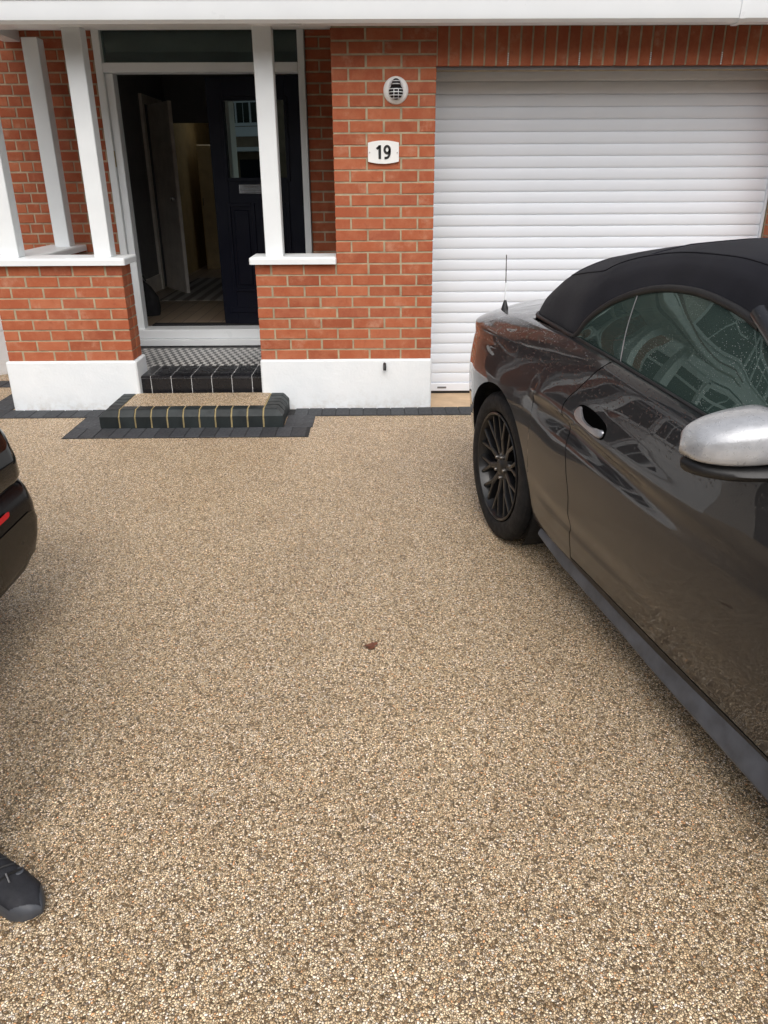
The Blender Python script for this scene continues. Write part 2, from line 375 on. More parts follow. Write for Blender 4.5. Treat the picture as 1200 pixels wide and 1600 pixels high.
# charcoal block edging round the step and along the plinth
edging = tag(MB().box(-3.30, 4.9, -.205, -.001, -.05, .0015).box(-2.485, -2.301, -.69, -.206, -.05, .0015).box(-1.029, -.85, -.69, -.206, -.05, .0015)
             .box(-2.3, -1.03, -.69, -.4, -.05, .0015).box(-3.30, -3.105, .0, 1.0, -.05, .0015).box(-4.6, -3.305, .70, .90, -.05, .0015).build('block_edging', M['bed']), kind='structure')
def paver_mesh(w, d):
    return MB().cbox(0, w, 0, d, -.04, .007, .0035).mesh('paver')
pv_x, pv_y = paver_mesh(.197, .097), paver_mesh(.097, .197)
def pave(me, x, y, rz=0):
    obj('paver', me, M['paver'], edging, (x+random.uniform(-.001, .001), y+random.uniform(-.001, .001), random.uniform(-.001, .0015)), (random.uniform(-.006, .006), random.uniform(-.006, .006), rz))
x = -3.30
while x < 4.85:
    if not (-2.30 < x+.05 < -1.03): pave(pv_y, x, -.202)
    x += .1003
x = -2.475
while x < -.9:
    pave(pv_y, x, -.677); x += .1003
for k in range(3):
    y = -.472+k*.0905
    pave(pv_x, -2.475+.0, y) if k < 3 else None
    pave(pv_x, -1.035, y)
for k in range(10): pave(pv_x, -3.305, .004+k*.1003)
for k in range(13): pave(pv_y, -4.6+k*.1003, .70)

# ------------------------------------------------------------------ the house
house = empty('house', (0, 0, 0), 0, 'red brick house with white porch posts, open black front door and garage', 'house')
CR = .0738; BH = .0640; PJ = .0125
_bm = {}
def brick_mesh(L, H=BH, D=.09):
    k = (round(L, 3), round(H, 3))
    if k not in _bm:
        c = .0028; j = MB()
        V = [(0, D, 0), (L, D, 0), (L, D, H), (0, D, H), (0, c, 0), (L, c, 0), (L, c, H), (0, c, H), (c, 0, c), (L-c, 0, c), (L-c, 0, H-c), (c, 0, H-c)]
        F = [(8, 9, 10, 11), (4, 5, 9, 8), (5, 6, 10, 9), (6, 7, 11, 10), (7, 4, 8, 11), (0, 1, 5, 4), (1, 2, 6, 5), (2, 3, 7, 6), (3, 0, 4, 7)]
        j.add(V, F); _bm[k] = j.mesh('brick')
    return _bm[k]
def lay(parent, o, rz, L, z, H=BH, mat=None, jit=1, acc=None):
    "one brick: o = world xy of its lower front left corner, rz = wall direction"
    me = brick_mesh(L, H)
    dx = random.uniform(-.0012, .0012)*jit; dn = random.uniform(-.0015, .0015)*jit
    nx, ny = math.sin(rz), -math.cos(rz)
    loc = (o[0]+nx*dn+math.cos(rz)*dx, o[1]+ny*dn+math.sin(rz)*dx, z+random.uniform(-.0008, .0008)*jit)
    rot = (random.uniform(-.004, .004), random.uniform(-.004, .004), rz+random.uniform(-.004, .004))
    if acc is not None:
        R = Matrix.Translation(loc) @ Matrix.Rotation(rz, 4, 'Z')
        acc.add([tuple(R @ v.co) for v in me.vertices], [tuple(p.vertices) for p in me.polygons]); return
    obj('brick', me, mat or M['brick'], parent, loc, rot)
def course(parent, o, rz, widths, z, mat=None, joint=PJ, acc=None):
    t = 0
    for w in widths:
        if w > .015: lay(parent, (o[0]+math.cos(rz)*t, o[1]+math.sin(rz)*t), rz, w, z, mat=mat, acc=acc)
        t += w+joint
def stretcher_row(total, odd):
    full = .215-.0025; half = .1035-.0025; out = []
    left = total
    if odd: out.append(half); left -= half+PJ
    while left > .24: out.append(full); left -= full+PJ
    if left > .02: out.append(left)
    return out
ZP = .365
# pier right of the porch
pier = MB().box(-.661, -.004, .0030, .45, .02, 2.60).build('brick_pier', M['mortar'], house)
dr = MB().box(-1.226, -.6615, .0030, .215, .02, 1.030).build('porch_dwarf_wall', M['mortar'], house)
for k in range(28):
    z = ZP+.004+k*CR
    if k < 9:       # the dwarf wall is bonded into the pier
        ws = [.2125]*5+[.104] if k % 2 else [.104]+[.2125]*5
        ws[-1] = 1.229-sum(ws[:-1])-PJ*5; t = 0
        for w in ws:
            lay(dr if -1.229+t+w/2 < -.663 else pier, (-1.229+t, 0), 0, w, z); t += w+PJ
    else:
        course(pier, (-.665, 0), 0, [.2125, .2125, .2150] if k % 2 else [.101, .2125, .2125, .1015], z)
XL0, XL1 = -3.05, -2.152
dl = MB().box(XL0+.004, XL1-.0045, .0030, .211, .02, 1.030).build('porch_dwarf_wall', M['mortar'], house)
for k in range(9):
    z = ZP+.004+k*CR
    ws = [.215]*4 if k % 2 else [.101, .2125, .2125, .2125, .1]
    ws[-1] = (XL1-XL0)-sum(ws[:-1])-PJ*(len(ws)-1)
    course(dl, (XL0, 0), 0, ws, z)
    # return face of the wall end, towards the steps
    ww = [.101, .0915] if k % 2 else [.0965, .096]
    course(dl, (XL1, 0.006), PI/2, ww, z)
ds = MB().box(XL0+.002, -2.872, .211, 1.22, .02, 1.030).build('porch_side_wall', M['brick'], house)
# plinths
def plinth(x0, x1, y0, y1, top=ZP):
    mb = MB().cbox(x0, x1, y0, y1, -.03, top+.002, .010)
    return mb.build('plinth', M['render'], house)
plinth(-1.236, .006, -.022, .46); plinth(-3.072, -2.130, -.022, .235); plinth(-3.07, -2.85, .236, 1.22)
# sills
def sill(x0, x1, y0, y1, z0=1.031, z1=1.078):
    mb = MB(); rows = []
    r = .014
    bm = bmesh.new(); bmesh.ops.create_cube(bm, size=1)
    for v in bm.verts: v.co = Vector(((x0+x1)/2+v.co.x*(x1-x0), (y0+y1)/2+v.co.y*(y1-y0), (z0+z1)/2+v.co.z*(z1-z0)))
    bmesh.ops.bevel(bm, geom=[e for e in bm.edges if all(v.co.z > z1-.001 for v in e.verts)] + [e for e in bm.edges if abs(e.verts[0].co.z-e.verts[1].co.z) > .01], offset=r, segments=3, affect='EDGES', profile=.5)
    me = bpy.data.meshes.new('sill'); bm.to_mesh(me); bm.free()
    return obj('sill', me, M['white_wood'], house)
sill(-1.262, -.664, -.045, .26); sill(-3.095, -2.112, -.045, .26); sill(-3.09, -2.79, .262, 1.20)
# posts
def post(x0, x1, y0, y1, z0=1.077, z1=2.446):
    return MB().cbox(x0, x1, y0, y1, z0, z1, .004).build('post', M['white_wood'], house)
post(-1.155, -1.035, .035, .150); post(-2.338, -2.222, .035, .150); post(-2.985, -2.858, .035, .150); post(-2.955, -2.838, .95, 1.07, z1=2.52)
# porch beam, soffit, fascia, gutter
MB().box(-3.2, -.668, -.02, .17, 2.447, 2.60).build('porch_beam', M['white_wood'], house)
MB().box(-3.2, 4.9, -.262, -.022, 2.452, 2.47).build('soffit', M['greyplastic'], house)
MB().box(-3.2, -.67, .171, 1.215, 2.60, 2.63).build('porch_ceiling', M['ceil'], house)
MB().box(-3.18, -3.06, .18, 1.2, 2.525, 2.60).build('side_beam', M['white_wood'], house)
gut = MB()
prof = [(-.262, 2.395), (-.350, 2.395), (-.372, 2.412), (-.378, 2.440), (-.382, 2.505), (-.390, 2.512), (-.390, 2.526), (-.376, 2.526), (-.370, 2.505), (-.366, 2.42), (-.345, 2.405), (-.262, 2.405)]
gut.prism(prof, 0, -3.35, 5.0)
gutter = gut.build('gutter', M['white'], house, smooth=35)
MB().prism([(-.262, 2.388), (-.353, 2.388), (-.379, 2.408), (-.386, 2.44), (-.390, 2.51), (-.397, 2.516), (-.397, 2.532), (-.262, 2.532)], 0, 1.718, 1.752).build('union_clip', M['white'], gutter, smooth=35)
MB().box(-3.3, 4.95, -.262, -.24, 2.47, 2.62).build('fascia', M['white'], house)
# lean-to roof and upper storey
MB().add([(-3.35, -.33, 2.60), (5, -.33, 2.60), (5, 1.25, 3.3), (-3.35, 1.25, 3.3), (-3.35, -.33, 2.54), (5, -.33, 2.54), (5, 1.25, 3.24), (-3.35, 1.25, 3.24)],
         [(0, 1, 2, 3), (4, 7, 6, 5), (0, 4, 5, 1), (1, 5, 6, 2), (2, 6, 7, 3), (3, 7, 4, 0)]).build('porch_roof', M['rooftile'], house)
MB().box(-7.6, 5.0, 1.255, 5.1, 3.05, 5.6).build('upper_wall', M['pebble'], house)
MB().prism([(.7, 5.6), (5.6, 5.6), (3.2, 7.9)], 0, -8, 5.4).build('roof', M['rooftile'], house)
# back wall of the porch (main house front) with its door opening
BY = 1.22
bw = MB().box(-3.62, -2.524, BY+.0045, 1.42, .02, 3.05).build('front_wall', M['mortar_old'], house)
CO = .0775
acc_l = MB()
for k in range(32):
    z = .16+k*CO
    ws = []; t = -3.62
    o = random.uniform(-.004, .004)
    if k % 2 == 0: ws = [.206]*5
    else: ws = [.05]+[.0965]*9+[.05]
    tot = -2.526-(-3.62); s = 0; out = []
    for w in ws:
        if s+w > tot: w = tot-s
        if w < .02: break
        out.append(w); s += w+.012
    vis = 11 <= k <= 31
    if vis:
        # only what shows between the posts is laid brick by brick, the rest is one mass
        t = 0; 
        for w in out:
            xx = -3.62+t
            if xx+w > -3.25: lay(bw, (xx, BY), 0, w, z, mat=M['brick_old'])
            else: lay(None, (xx, BY), 0, w, z, acc=acc_l)
            t += w+.012
    else: course(None, (-3.62, BY), 0, out, z, acc=acc_l, joint=.012)
tag(acc_l.build('brickwork', M['brick_old'], bw), kind='stuff')
bw2 = MB().box(-.917, -.4, BY+.0045, 1.42, .02, 3.05).build('front_wall', M['mortar_old'], house)
acc_r = MB()
for k in range(32):
    z = .16+k*CO
    course(None, (-.917, BY), 0, [.206, .206] if k % 2 else [.0965]*4, z, acc=acc_r, joint=.012)
tag(acc_r.build('brickwork', M['brick_old'], bw2), kind='stuff')
MB().box(-2.523, -.918, BY+.09, 1.42, 2.68, 3.05).build('door_lintel', M['mortar_old'], house)
# door frame
df = MB()
df.cbox(-2.518, -2.462, 1.185, 1.30, .36, 2.66, .004).cbox(-2.460, -2.402, 1.215, 1.33, .37, 2.318, .004)
df.cbox(-.975, -.922, 1.185, 1.33, .36, 2.66, .004)
df.cbox(-2.4615, -.9755, 1.180, 1.33, 2.320, 2.385, .004)
frame = df.build('door_frame', M['white_wood'], house)
MB().box(-2.461, -.976, 1.245, 1.255, 2.386, 2.66).build('transom_pane', M['pane'], frame)
MB().box(-2.461, -.976, 1.29, 1.30, 2.386, 2.66).build('fanlight_blind', pm('grey blind', (.22, .225, .23), .9), frame)
MB().cbox(-2.477, -2.4605, 1.190, 1.214, 1.66, 1.78, .002).build('lock_keep', M['brass'], frame)
th = MB().cbox(-2.461, -.976, 1.165, 1.36, .300, .378, .006).cbox(-2.461, -.976, 1.135, 1.36, .243, .299, .004)
th.build('threshold', M['white'], house)
# open front door, hinged on the right
DA = math.radians(9)
door = empty('front_door', (-.985, 1.30, .385)); door.parent = house
door.rotation_euler = (0, 0, -DA)         # local -x runs from hinge to lock side
DW, DH = .765, 1.925
dm = MB()
gx0, gx1, gz0, gz1 = -.635, -.12, 1.185, 1.765
dm.cbox(-DW, gx0, 0, .045, 0, DH, .003).cbox(gx1, 0, 0, .045, 0, DH, .003).cbox(gx0-.001, gx1+.001, .001, .044, gz1, DH-.001, .003).cbox(gx0-.001, gx1+.001, .001, .044, .001, gz0, .003)
dm.build('door_leaf', M['doorblack'], door)
def fr(x0, x1, z0, z1, w, y0, y1, mat, nm):
    return MB().cbox(x0, x0+w, y0, y1, z0, z1, .003).cbox(x1-w, x1, y0, y1, z0, z1, .003).cbox(x0+w, x1-w, y0, y1, z1-w, z1, .003).cbox(x0+w, x1-w, y0, y1, z0, z0+w, .003).build(nm, mat, door)
fr(gx0-.02, gx1+.02, gz0-.02, gz1+.02, .028, -.012, .056, M['doorblack'], 'glazing_bead')
MB().box(gx0, gx1, .018, .024, gz0, gz1).build('glass', M['darkpane'], door)
for (a, b) in ((-.66, -.42), (-.36, -.12)):
    fr(a, b, .28, 1.0, .03, -.010, .002, M['doorblack'], 'panel_moulding')
    MB().cbox(a+.055, b-.055, -.008, .002, .335, .945, .006).build('panel', M['doorblack'], door)
MB().cbox(-.70, -.08, -.010, .002, .10, .145, .004).build('weather_bar', M['doorblack'], door)
lb = MB().cbox(-.545, -.245, -.014, .0, 1.07, 1.145, .005).build('letterbox', M['chrome'], door)
MB().cbox(-.525, -.265, -.022, -.0142, 1.085, 1.128, .006).build('flap', M['chrome'], lb)
# hall behind the door
tag(MB().box(-2.98, -.5, 1.36, 8.3, .30, .372).build('hall_floor', M['boards']), kind='structure')
tag(MB().box(-3.06, -2.94, 1.425, 5.1, .3, 2.8).build('hall_wall', M['hallwall']), kind='structure')
tag(MB().box(-.58, -.5, 1.425, 5.0, .3, 2.8).build('hall_wall', M['hallwall']), kind='structure')
tag(MB().box(-2.1, -.5, 5.0, 5.1, .3, 2.8).box(-2.94, -2.1, 5.0, 5.1, 2.2, 2.8).build('hall_wall', M['hallwall']), kind='structure')
tag(MB().box(-3.06, -.5, 1.425, 5.1, 2.8, 2.88).build('hall_ceiling', M['ceil']), kind='structure')
tag(MB().box(-3.06, -2.94, 5.101, 8.3, .3, 2.8).box(-2.94, .6, 8.2, 8.3, .3, 2.8).box(.5, .6, 5.1, 8.2, .3, 2.8).build('kitchen_wall', M['kitchen']), kind='structure')
tag(MB().box(-3.06, .6, 5.101, 5.7, 2.8, 2.88).box(-3.06, .6, 6.5, 8.3, 2.8, 2.88).build('kitchen_ceiling', M['ceil']), kind='structure')  # gap between the slabs is an added opening that lets daylight in
tag(MB().cbox(-2.94, -2.918, 1.43, 3.86, .372, .55, .006).build('skirting_board', M['hallwhite']), 'white skirting board along the dark hall wall', 'skirting')
tag(MB().cbox(-2.939, -2.905, 3.86, 3.95, .372, 2.42, .004).cbox(-2.939, -2.905, 3.951, 4.75, 2.33, 2.42, .004).build('door_casing', M['hallwhite']), 'white door casing on the left wall of the hall', 'door casing')
hd = empty('inner_door', (-2.9, 4.02, .372), 0, 'white inner door standing ajar in the hall', 'door')
hd.rotation_euler = (0, 0, math.radians(-58))
MB().cbox(0, .70, 0, .04, .005, 1.94, .003).build('door_leaf', M['hallwhite'], hd)
MB().lathe([(.002, -.05), (.022, -.048), (.026, -.03), (.012, -.015), (.012, 0)], 1, (.64, 0, 1.0), 14).build('knob', M['chrome'], hd, smooth=40)
pf = empty('picture', (-2.925, 2.35, 1.5), 0, 'dark framed picture on the hall wall behind the door', 'picture')
MB().cbox(-.012, .012, -.32, .32, -.02, .52, .004).build('picture_frame', M['darkplastic'], pf)
MB().box(.0125, .0145, -.29, .29, .01, .49).build('picture_sheet', pm('dark teal print', (.008, .03, .032), .25), pf)
cup = empty('tall_cupboard', (-2.31, 6.0, .372), 0, 'tall warm-tinted cupboard standing in the room beyond the hall', 'cupboard')
MB().cbox(-.5, .5, 0, .6, 0, 1.62, .006).build('carcass', M['cream'], cup)
MB().cbox(-.49, .245, -.02, -.002, .08, 1.61, .004).build('door_panel', M['cream'], cup)
MB().cbox(-.47, -.455, -.045, -.021, .85, .95, .003).build('handle', M['chrome'], cup)
bag = empty('bag', (-2.62, 2.0, .372), .15, 'small black bag on the hall floor just inside the door', 'bag')
rows = []
for t, w, d in ((0, .15, .10), (.06, .16, .105), (.16, .15, .09), (.26, .09, .05), (.32, .03, .02)):
    rows.append([(w*math.copysign(abs(math.cos(a))**.6, math.cos(a)), d*math.copysign(abs(math.sin(a))**.6, math.sin(a)), t) for a in [2*PI*i/20 for i in range(20)]])
bmb = MB().grid(rows, closed=True); bmb.f.append(tuple(range(19, -1, -1))); bmb.f.append(tuple(range(len(bmb.v)-20, len(bmb.v))))
bmb.build('bag_body', M['wetstone'], bag, smooth=50)
MB().tube([(-.05, 0, .31), (-.03, 0, .36), (.03, 0, .36), (.05, 0, .31)], .008).build('strap', M['darkplastic'], bag, smooth=60)
MB().box(-.05, .035, -.113, -.107, .13, .17).build('label_patch', M['hallwhite'], bag)
tag(MB().cbox(-2.38, -1.0, 1.37, 1.48, .3725, .386, .003).build('door_mat', M['wetstone']), 'black mat strip just behind the white threshold', 'door mat')
def rug_mat():
    mt, nt, bs = newmat('striped rug'); v = tc(nt)
    w_ = N(nt, 'ShaderNodeTexWave'); w_.inputs['Scale'].default_value = 2.2; w_.inputs['Distortion'].default_value = .6; nt.links.new(v, w_.inputs['Vector'])
    nt.links.new(ramp(nt, w_.outputs['Fac'], [(.3, (.16, .14, .12)), (.7, (.34, .32, .29))]), bs.inputs['Base Color']); bs.inputs['Roughness'].default_value = .95; return mt
tag(MB().cbox(-2.72, -1.9, 2.9, 4.9, .3725, .382, .003).build('hall_rug', rug_mat()), 'pale striped runner on the hall floor', 'rug')
hk = empty('coat_hook', (-2.938, 1.62, 1.50), 0, 'small chrome hook on the dark hall wall', 'hook')
MB().tube([(0, 0, 0), (.04, 0, -.005), (.055, 0, .02)], .009).build('hook_arm', M['chrome'], hk, smooth=60)
MB().lathe([(.022, 0), (.022, .006), (.001, .008)], 0, (0, 0, 0), 14).build('back_plate', M['chrome'], hk, smooth=40)

# ------------------------------------------------------------------ porch floor and tiled step
pfl = tag(MB().box(-2.131, -1.2365, .06, 1.16, -.02, .236).box(-2.849, -2.1315, .24, 1.16, -.02, .236).box(-1.2365, -.67, .22, 1.16, -.02, .236).build('porch_floor', M['mosaic']), kind='structure')
gr = tag(MB().box(-2.1325, -1.237, .0475, .383, .0, .2375).build('tile_bed', M['grout']), kind='structure')
jx = [-2.1315, -2.060, -1.911, -1.762, -1.613, -1.464, -1.315, -1.238]
rows_n = []
for a, b in zip(jx[:-1], jx[1:]):
    g = .0022
    a2 = a+(g if a != jx[0] else 0); b2 = b-(g if b != jx[-1] else 0)
    MB().cbox(a2, b2, .0445, .06, .105, .2215, .0012).build('tile', M['blacktile'], gr)
    pr = [(.150, .2405), (.060, .2405), (.0485, .2385), (.0425, .233), (.041, .2255), (.0425, .2245), (.06, .2245), (.150, .2245)]
    MB().prism(pr, 0, a2, b2).build('nosing_tile', M['blacktile'], gr, smooth=35)
    MB().cbox(a2, b2, .152, .385, .225, .2402, .0012).build('tile', M['blacktile'], gr)
for k in range(12):
    MB().cbox(-2.845+k*.15, -2.698+k*.15, 1.085, 1.16, .22, .2395, .0012).build('tile', M['blacktile'], pfl)

# ------------------------------------------------------------------ resin topped brick step
st = empty('front_step', (-1.665, -.25, 0), 0, 'low step of cant blue black bricks with a gravel top', 'step')
st.scale = (1, 1, 1.08)
SX0, SX1, SY = -2.29+1.665, -1.04+1.665, -.476+.25
inner = .1
MB().box(SX0+.005, SX1-.005, SY+.005, .238, .004, .0752).box(SX0+.055, SX1-.055, SY+.055, .238, .06, .1135).build('mortar_core', M['khaki'], st)
MB().add([(SX0+.006, SY+.006, .075), (SX1-.006, SY+.006, .075), (SX1-.006, .236, .075), (SX0+.006, .236, .075), (SX0+.048, SY+.048, .1145), (SX1-.048, SY+.048, .1145), (SX1-.048, .236, .1145), (SX0+.048, .236, .1145)],
         [(0, 1, 5, 4), (1, 2, 6, 5), (2, 3, 7, 6), (3, 0, 4, 7), (4, 5, 6, 7)]).build('mortar_core', M['khaki'], st)
MB().box(SX0+.137, SX1-.137, SY+.117, .237, .06, .1185).build('gravel_top', M['resin'], st)
cp = [(0, .002), (0, .078), (.005, .085), (.034, .114), (.044, .118), (.128, .118), (.128, .002)]
def rnd(p, s): return [(a*s, b) for a, b in p]
nb = 9; x0, x1 = SX0+.132, SX1-.132; pw = (x1-x0)/nb
for k in range(nb):
    a, b = x0+k*pw+.006, x0+(k+1)*pw-.006
    dy = random.uniform(-.002, .002)
    MB().prism([(SY+u+dy, z) for u, z in cp], 0, a, b).build('cant_brick', M['bluebrick'], st)
pw = (.237-(SY+.132))/4
cps = [(u if u < .1 else .125, z) for u, z in cp]
for k in range(4):
    a, b = SY+.132+k*pw+.005, SY+.132+(k+1)*pw-.005
    MB().prism([(SX0+u, z) for u, z in cps], 1, a, b).build('cant_brick', M['bluebrick'], st)
    MB().prism([(SX1-u, z) for u, z in cps], 1, a, b).build('cant_brick', M['bluebrick'], st)
for sx in (1, -1):
    X = (lambda u: SX0+u) if sx == 1 else (lambda u: SX1-u)
    lv = [(0, .002), (0, .078), (.034, .112), (.044, .118)]
    V = []
    for u, z in lv:
        V += [(X(u), SY+u, z), (X(.126), SY+u, z), (X(.126), SY+.126, z), (X(u), SY+.126, z)]
    F = [(0, 3, 2, 1), (12, 13, 14, 15)]
    for r in range(3):
        F += [(r*4+i, r*4+(i+1) % 4, r*4+4+(i+1) % 4, r*4+4+i) for i in range(4)]
    MB().add(V, F).build('corner_brick', M['bluebrick'], st)

# ------------------------------------------------------------------ garage
GY = .40
gd = empty('garage_door', (0, 0, 0)); gd.parent = house
sp = .0772; ns = 29
rows = []
pf_ = [(.004, 0), (.0005, .004), (-.0022, .016), (-.0036, .034), (-.0036, .046), (-.0024, .060), (.0, .0715), (.006, .0735), (.006, .0768)]
sm = MB().grid([[(xx, GY+u, z) for u, z in pf_] for xx in (.02, 2.415)]).mesh('slat', smooth=50)
for k in range(ns):
    obj('slat', sm, M['slat'], gd, (0, random.uniform(-.0005, .0005), .088+k*sp))
MB().cbox(.02, 2.415, GY-.012, GY+.012, .024, .087, .004).build('bottom_bar', M['slat'], gd)
MB().box(.02, 2.415, GY-.010, GY+.010, .006, .0235).build('rubber_seal', M['darkplastic'], gd)
MB().box(.085, .155, GY-.0145, GY-.0125, .046, .060).build('label_plate', M['greyplastic'], gd)
MB().cbox(-.06, .019, GY-.03, GY+.03, .006, 2.35, .003).build('guide_rail', M['slat'], gd)
MB().cbox(2.4155, 2.4295, GY-.03, GY+.03, .006, 2.35, .002).build('guide_rail', M['slat'], gd)
MB().box(-.05, 2.47, GY+.03, GY+.05, .0, 2.4).build('backing', M['black'], gd)
MB().box(-.004, 2.5, GY-.05, GY+.03, 2.255, 2.5).build('hood', M['white'], gd)
MB().box(-.003, 2.5, .03, .1, 2.206, 2.2205).build('steel_lintel', M['greyplastic'], house)
sc = MB().box(-.0035, 4.9, .0030, .33, 2.2215, 2.60).build('soldier_course', M['mortar'], house)
k = 0; x = .0065
sm_ = {}
while x < 4.8:
    L = .0640
    me = brick_mesh(.0638, .2145)
    o = obj('soldier_brick', me, M['brick'], sc, (x, random.uniform(-.001, .001), 2.2185+random.uniform(-.001, .001)), (0, 0, random.uniform(-.005, .005)))
    if k % 6 == 0 and k > 0:
        wv = MB()
        for q in range(7): wv.cbox(x-.0090, x-.0025, -.0035, .004, 2.222+q*.010, 2.229+q*.010, .001)
        wv.build('weep_vent', M['white'], sc)
    x += .0749; k += 1
# right hand pier of the garage
rp = MB().box(2.4345, 4.9, .0030, .45, .02, 2.2215).build('garage_pier', M['mortar'], house)
acc = MB()
for k in range(25):
    z = ZP+.004+k*CR
    if k >= 0:
        row = [.101, .2125, .0] if k % 2 else [.2125, .101]
        # reveal face, looking towards the door
        t = 0
        for w in ([.0965, .2125] if k % 2 else [.2125, .0965]):
            o2 = (2.430, .345-t)
            if 8 <= k <= 20: lay(rp, o2, -PI/2, w, z)
            else: lay(None, o2, -PI/2, w, z, acc=acc)
            t += w+PJ
    course(None, (2.433, 0), 0, stretcher_row(2.4, k % 2), z, acc=acc)
tag(acc.build('brickwork', M['brick'], rp), kind='stuff')
plinth(2.424, 4.92, -.022, .46)
# overflow pipe stub
ps = tag(MB().tube([(-.335, .05, .335), (-.335, -.035, .335), (-.335, -.052, .325), (-.335, -.055, .295)], .011, 12).build('overflow_pipe', M['darkplastic'], smooth=60), 'short dark overflow pipe poking out of the white plinth', 'pipe')

# bay window of the house, left of the porch
def bay(parent, pts, z0, zs, nm=''):
    "pts = plan polyline; plinth, apron, sill, framed windows"
    n = len(pts)
    def strip(za, zb, mat, name, off=0):
        mb = MB()
        for a, b in zip(pts[:-1], pts[1:]):
            d = Vector((b[0]-a[0], b[1]-a[1], 0)).normalized(); nn = Vector((d.y, -d.x, 0))*off
            mb.add([(a[0]+nn.x, a[1]+nn.y, za), (b[0]+nn.x, b[1]+nn.y, za), (b[0]+nn.x, b[1]+nn.y, zb), (a[0]+nn.x, a[1]+nn.y, zb)], [(0, 1, 2, 3)])
        return mb.build(name, mat, parent)
    strip(z0, z0+.37, M['render'], 'plinth', .02)
    for i, (zb, zt) in enumerate(zs):
        low = z0+.37 if i == 0 else zs[i-1][1]
        strip(low, zb, M['render'] if parent.name != 'street_house' and i else (M['render'] if parent.name == 'house' else M['brownbrick']), 'bay_apron')
        strip(zb, zb+.06, M['white'], 'sill', .05)
        strip(zt-.06, zt+.04, M['white'], 'bay_head', .03)
        for a, b in zip(pts[:-1], pts[1:]):
            A = Vector((a[0], a[1], 0)); B = Vector((b[0], b[1], 0)); L = (B-A).length; ang = math.atan2(b[1]-a[1], b[0]-a[0])
            w = empty('window', (A.x, A.y, zb+.06), ang); w.parent = parent
            H = zt-.06-zb-.06; nn = max(1, int(round(L/.62)))
            f = MB()
            for k in range(nn+1):
                xx = k*L/nn; f.box(xx-.035, xx+.035, -.03, .03, 0, H)
            f.box(.035, L-.035, -.025, .028, 0, .06).box(.035, L-.035, -.025, .028, H-.06, H).box(.035, L-.035, -.022, .025, H*.70, H*.70+.06)
            for k in range(nn): f.box((k+.5)*L/nn-.008, (k+.5)*L/nn+.008, -.008, .008, .06, H-.06)
            f.build('window_frame', M['white'], w)
            MB().box(.01, L-.01, .002, .006, 0, H).build('pane', M['bigpane'], w)
BP = [(-6.35, BY+.02), (-5.75, .62), (-4.20, .62), (-3.62, BY+.02)]
bay(house, BP, 0, [(.95, 2.35), (3.3, 4.7)])
def cap_poly(pts, z0, z1, mat, name, parent, yback):
    P = [(p[0], p[1]) for p in pts]
    return MB().prism(P, 2, z0, z1).build(name, mat, parent)
cap_poly(BP, 2.39, 2.45, M['white'], 'bay_floor', house, 0); cap_poly(BP, 4.75, 4.85, M['rooftile'], 'bay_roof', house, 0)
MB().box(-7.6, -6.352, BY+.02, 1.5, 0, 3.05).build('front_wall', M['pebble'], house)
MB().box(-6.34, -3.63, 1.9, 1.95, 0, 5.5).build('room_back', M['hallwhite'], house)

# ------------------------------------------------------------------ flue terminal and house number
fl = empty('flue_terminal', (-.256, 0, 2.083), 0, 'round white boiler flue terminal with dark slots on the brick pier', 'flue terminal')
MB().lathe([(.0, -.030), (.040, -.030), (.062, -.022), (.076, -.012), (.080, -.004), (.080, .002)], 1, (0, 0, 0), 40).build('flange', M['plaque'], fl, smooth=40)
MB().lathe([(.0, -.078), (.020, -.075), (.036, -.062), (.044, -.045), (.046, -.020)], 1, (0, 0, -.008), 28).build('outlet_cage', M['black'], fl, smooth=60)
cb = MB()
for zz in (-.046, -.030, -.013, .004):
    r = math.sqrt(max(.0004, .048**2-(zz+.008)**2))
    cb.tube([(r*math.sin(a), -.022-.056*r/.048*math.cos(a), zz) for a in [(-80+160*i/14)*PI/180 for i in range(15)]], .0026, 6)
for xx in (-.014, .014):
    cb.tube([(xx, -.022-.058*math.cos(a)*math.sqrt(1-(xx/.048)**2), -.008+.044*math.sin(a)) for a in [(-85+100*i/10)*PI/180 for i in range(11)]], .0022, 6)
cb.build('cage_bars', M['white'], fl, smooth=60)
MB().lathe([(.0, -.094), (.014, -.092), (.022, -.084), (.026, -.070), (.026, -.03)], 1, (0, 0, .036), 24).build('inlet_nozzle', M['black'], fl, smooth=60)
cb = MB()
for zz in (.030, .046):
    r = math.sqrt(max(.00005, .0275**2-(zz-.036)**2))
    cb.tube([(r*math.sin(a), -.068-.027*r/.0275*math.cos(a), zz) for a in [(-90+180*i/12)*PI/180 for i in range(13)]], .003, 6)
cb.build('nozzle_bars', pm('grey bars', (.45, .45, .46), .4), fl, smooth=60)
MB().lathe([(.034, -.0), (.034, -.052), (.047, -.03)], 1, (0, 0, .020), 24).build('collar', M['white'], fl, smooth=40)

